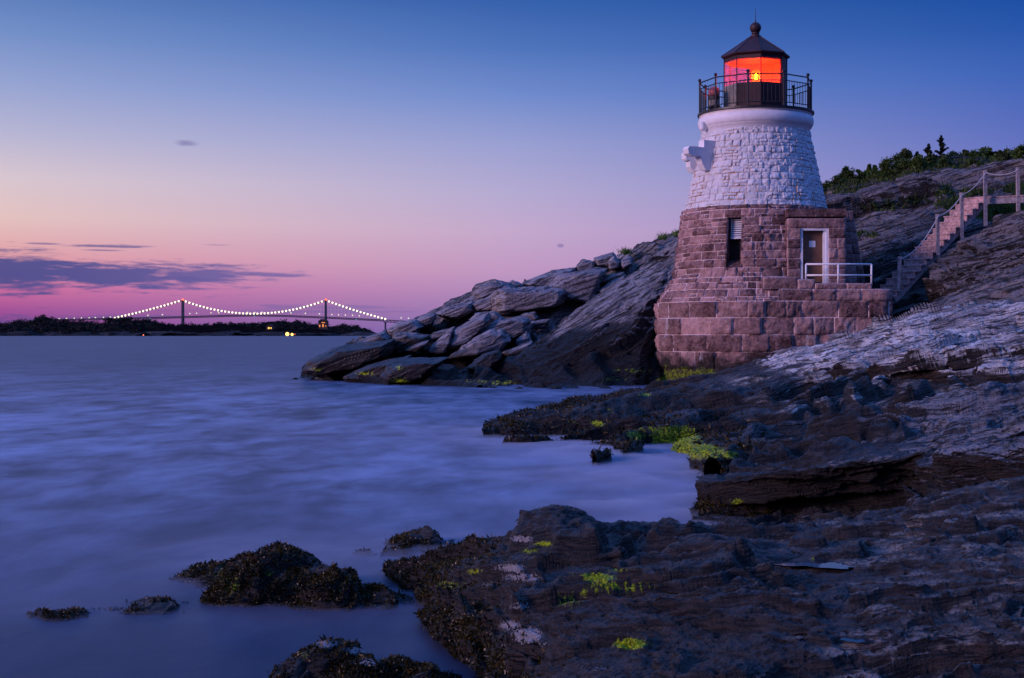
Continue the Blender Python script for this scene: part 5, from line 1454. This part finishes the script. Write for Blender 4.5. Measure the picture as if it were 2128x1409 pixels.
sl = [(124, 662.5), (139, 661.8), (155, 661.5), (170, 661), (186, 660.8), (199, 660), (216, 659.5), (230, 659), (245, 658.3), (308, 655.3), (338, 654), (395, 651.8), (409, 651), (439, 650), (455, 650), (515, 649), (530, 649.5), (545, 649), (605, 650.4), (635, 651.2), (664, 652.3), (690, 653.8), (704, 654.3), (718, 654.8), (733, 655.4), (747, 656.4), (834, 660.6), (849, 661.4), (862, 662.2)]
lamps('road_light', M['lamp_dim'], 2.4, [(bx(a), YBR - 4, bz(b)) for a, b in sl])
lamps('marker_light', M['lamp_teal'], 2.0, [(bx(a), YBR - 12, bz(b)) for a, b in ((314, 662.5), (530, 657), (741, 664.2))])

# ------------------------------------------------------------------ drifting sea mist of the long exposure
SHORE = [(440, 1290), (500, 1300), (560, 1300), (640, 1296), (720, 1290), (800, 1270), (850, 1250), (400, 1220), (440, 1180), (500, 1160), (560, 1160), (660, 1180), (760, 1205), (80, 1280), (150, 1282), (230, 1280), (300, 1282), (380, 1280), (560, 1390), (620, 1380), (760, 1360), (850, 1395),
         (770, 1165), (850, 1160), (920, 1150), (815, 1205), (850, 1248), (880, 1296), (915, 1350), (945, 1400), (960, 1440), (900, 1270), (1022, 896), (1060, 905), (1100, 918), (1150, 928), (1200, 938), (1250, 948), (1300, 958), (1350, 966), (1400, 972), (1440, 990), (1452, 1040), (1440, 1080), (1400, 1100), (1300, 1060), (1480, 985), (1300, 1000), (1350, 1010), (1250, 990)]
def mist(x0, x1, y0, y1, top, seed, nx=90, ny=90):
    X_, Y_ = np.meshgrid(np.linspace(x0, x1, nx), np.linspace(y0, y1, ny))
    u = (X_ - x0) / (x1 - x0); v_ = (Y_ - y0) / (y1 - y0)
    ed = np.clip(np.minimum(np.minimum(u, 1 - u), np.minimum(v_, 1 - v_)) / .30, 0, 1)
    n = fbm(X_.ravel() * 1.1, Y_.ravel() * .8, X_.ravel() * 0, 5, seed, .6).reshape(ny, nx)
    sh = np.array([P(a, b, H * F / (b - HY))[:2] for a, b in SHORE])
    dd = np.sqrt(((X_.ravel()[:, None] - sh[None, :, 0]) ** 2 + (Y_.ravel()[:, None] - sh[None, :, 1]) ** 2)).min(1).reshape(ny, nx)
    z = .012 + top * ed * np.exp(-dd / (.35 + .022 * Y_)) * np.clip(.75 + .7 * n, .1, 1.3) * np.clip((Y_ - 8.0) / 5, .12, 1)
    V = np.concatenate([np.stack([X_.ravel(), Y_.ravel(), z.ravel()], 1), np.stack([X_.ravel(), Y_.ravel(), np.full(X_.size, .008)], 1)])
    f = grid_faces(ny, nx); g = f[:, ::-1] + nx * ny
    b = []
    top_i = np.arange(nx * ny).reshape(ny, nx)
    for line in (top_i[0, :], top_i[:, -1], top_i[-1, ::-1], top_i[::-1, 0]):
        for a, c in zip(line, line[1:]): b.append([c, a, a + nx * ny, c + nx * ny])
    o = link('sea_mist', mesh_np('sea_mist', V, np.concatenate([f, g, np.array(b)])), M['mist'], smooth=True)
    return tag(o, kind='stuff')
mist(-6.5, 6.0, 6.0, 32, .12, 3, 260, 260)
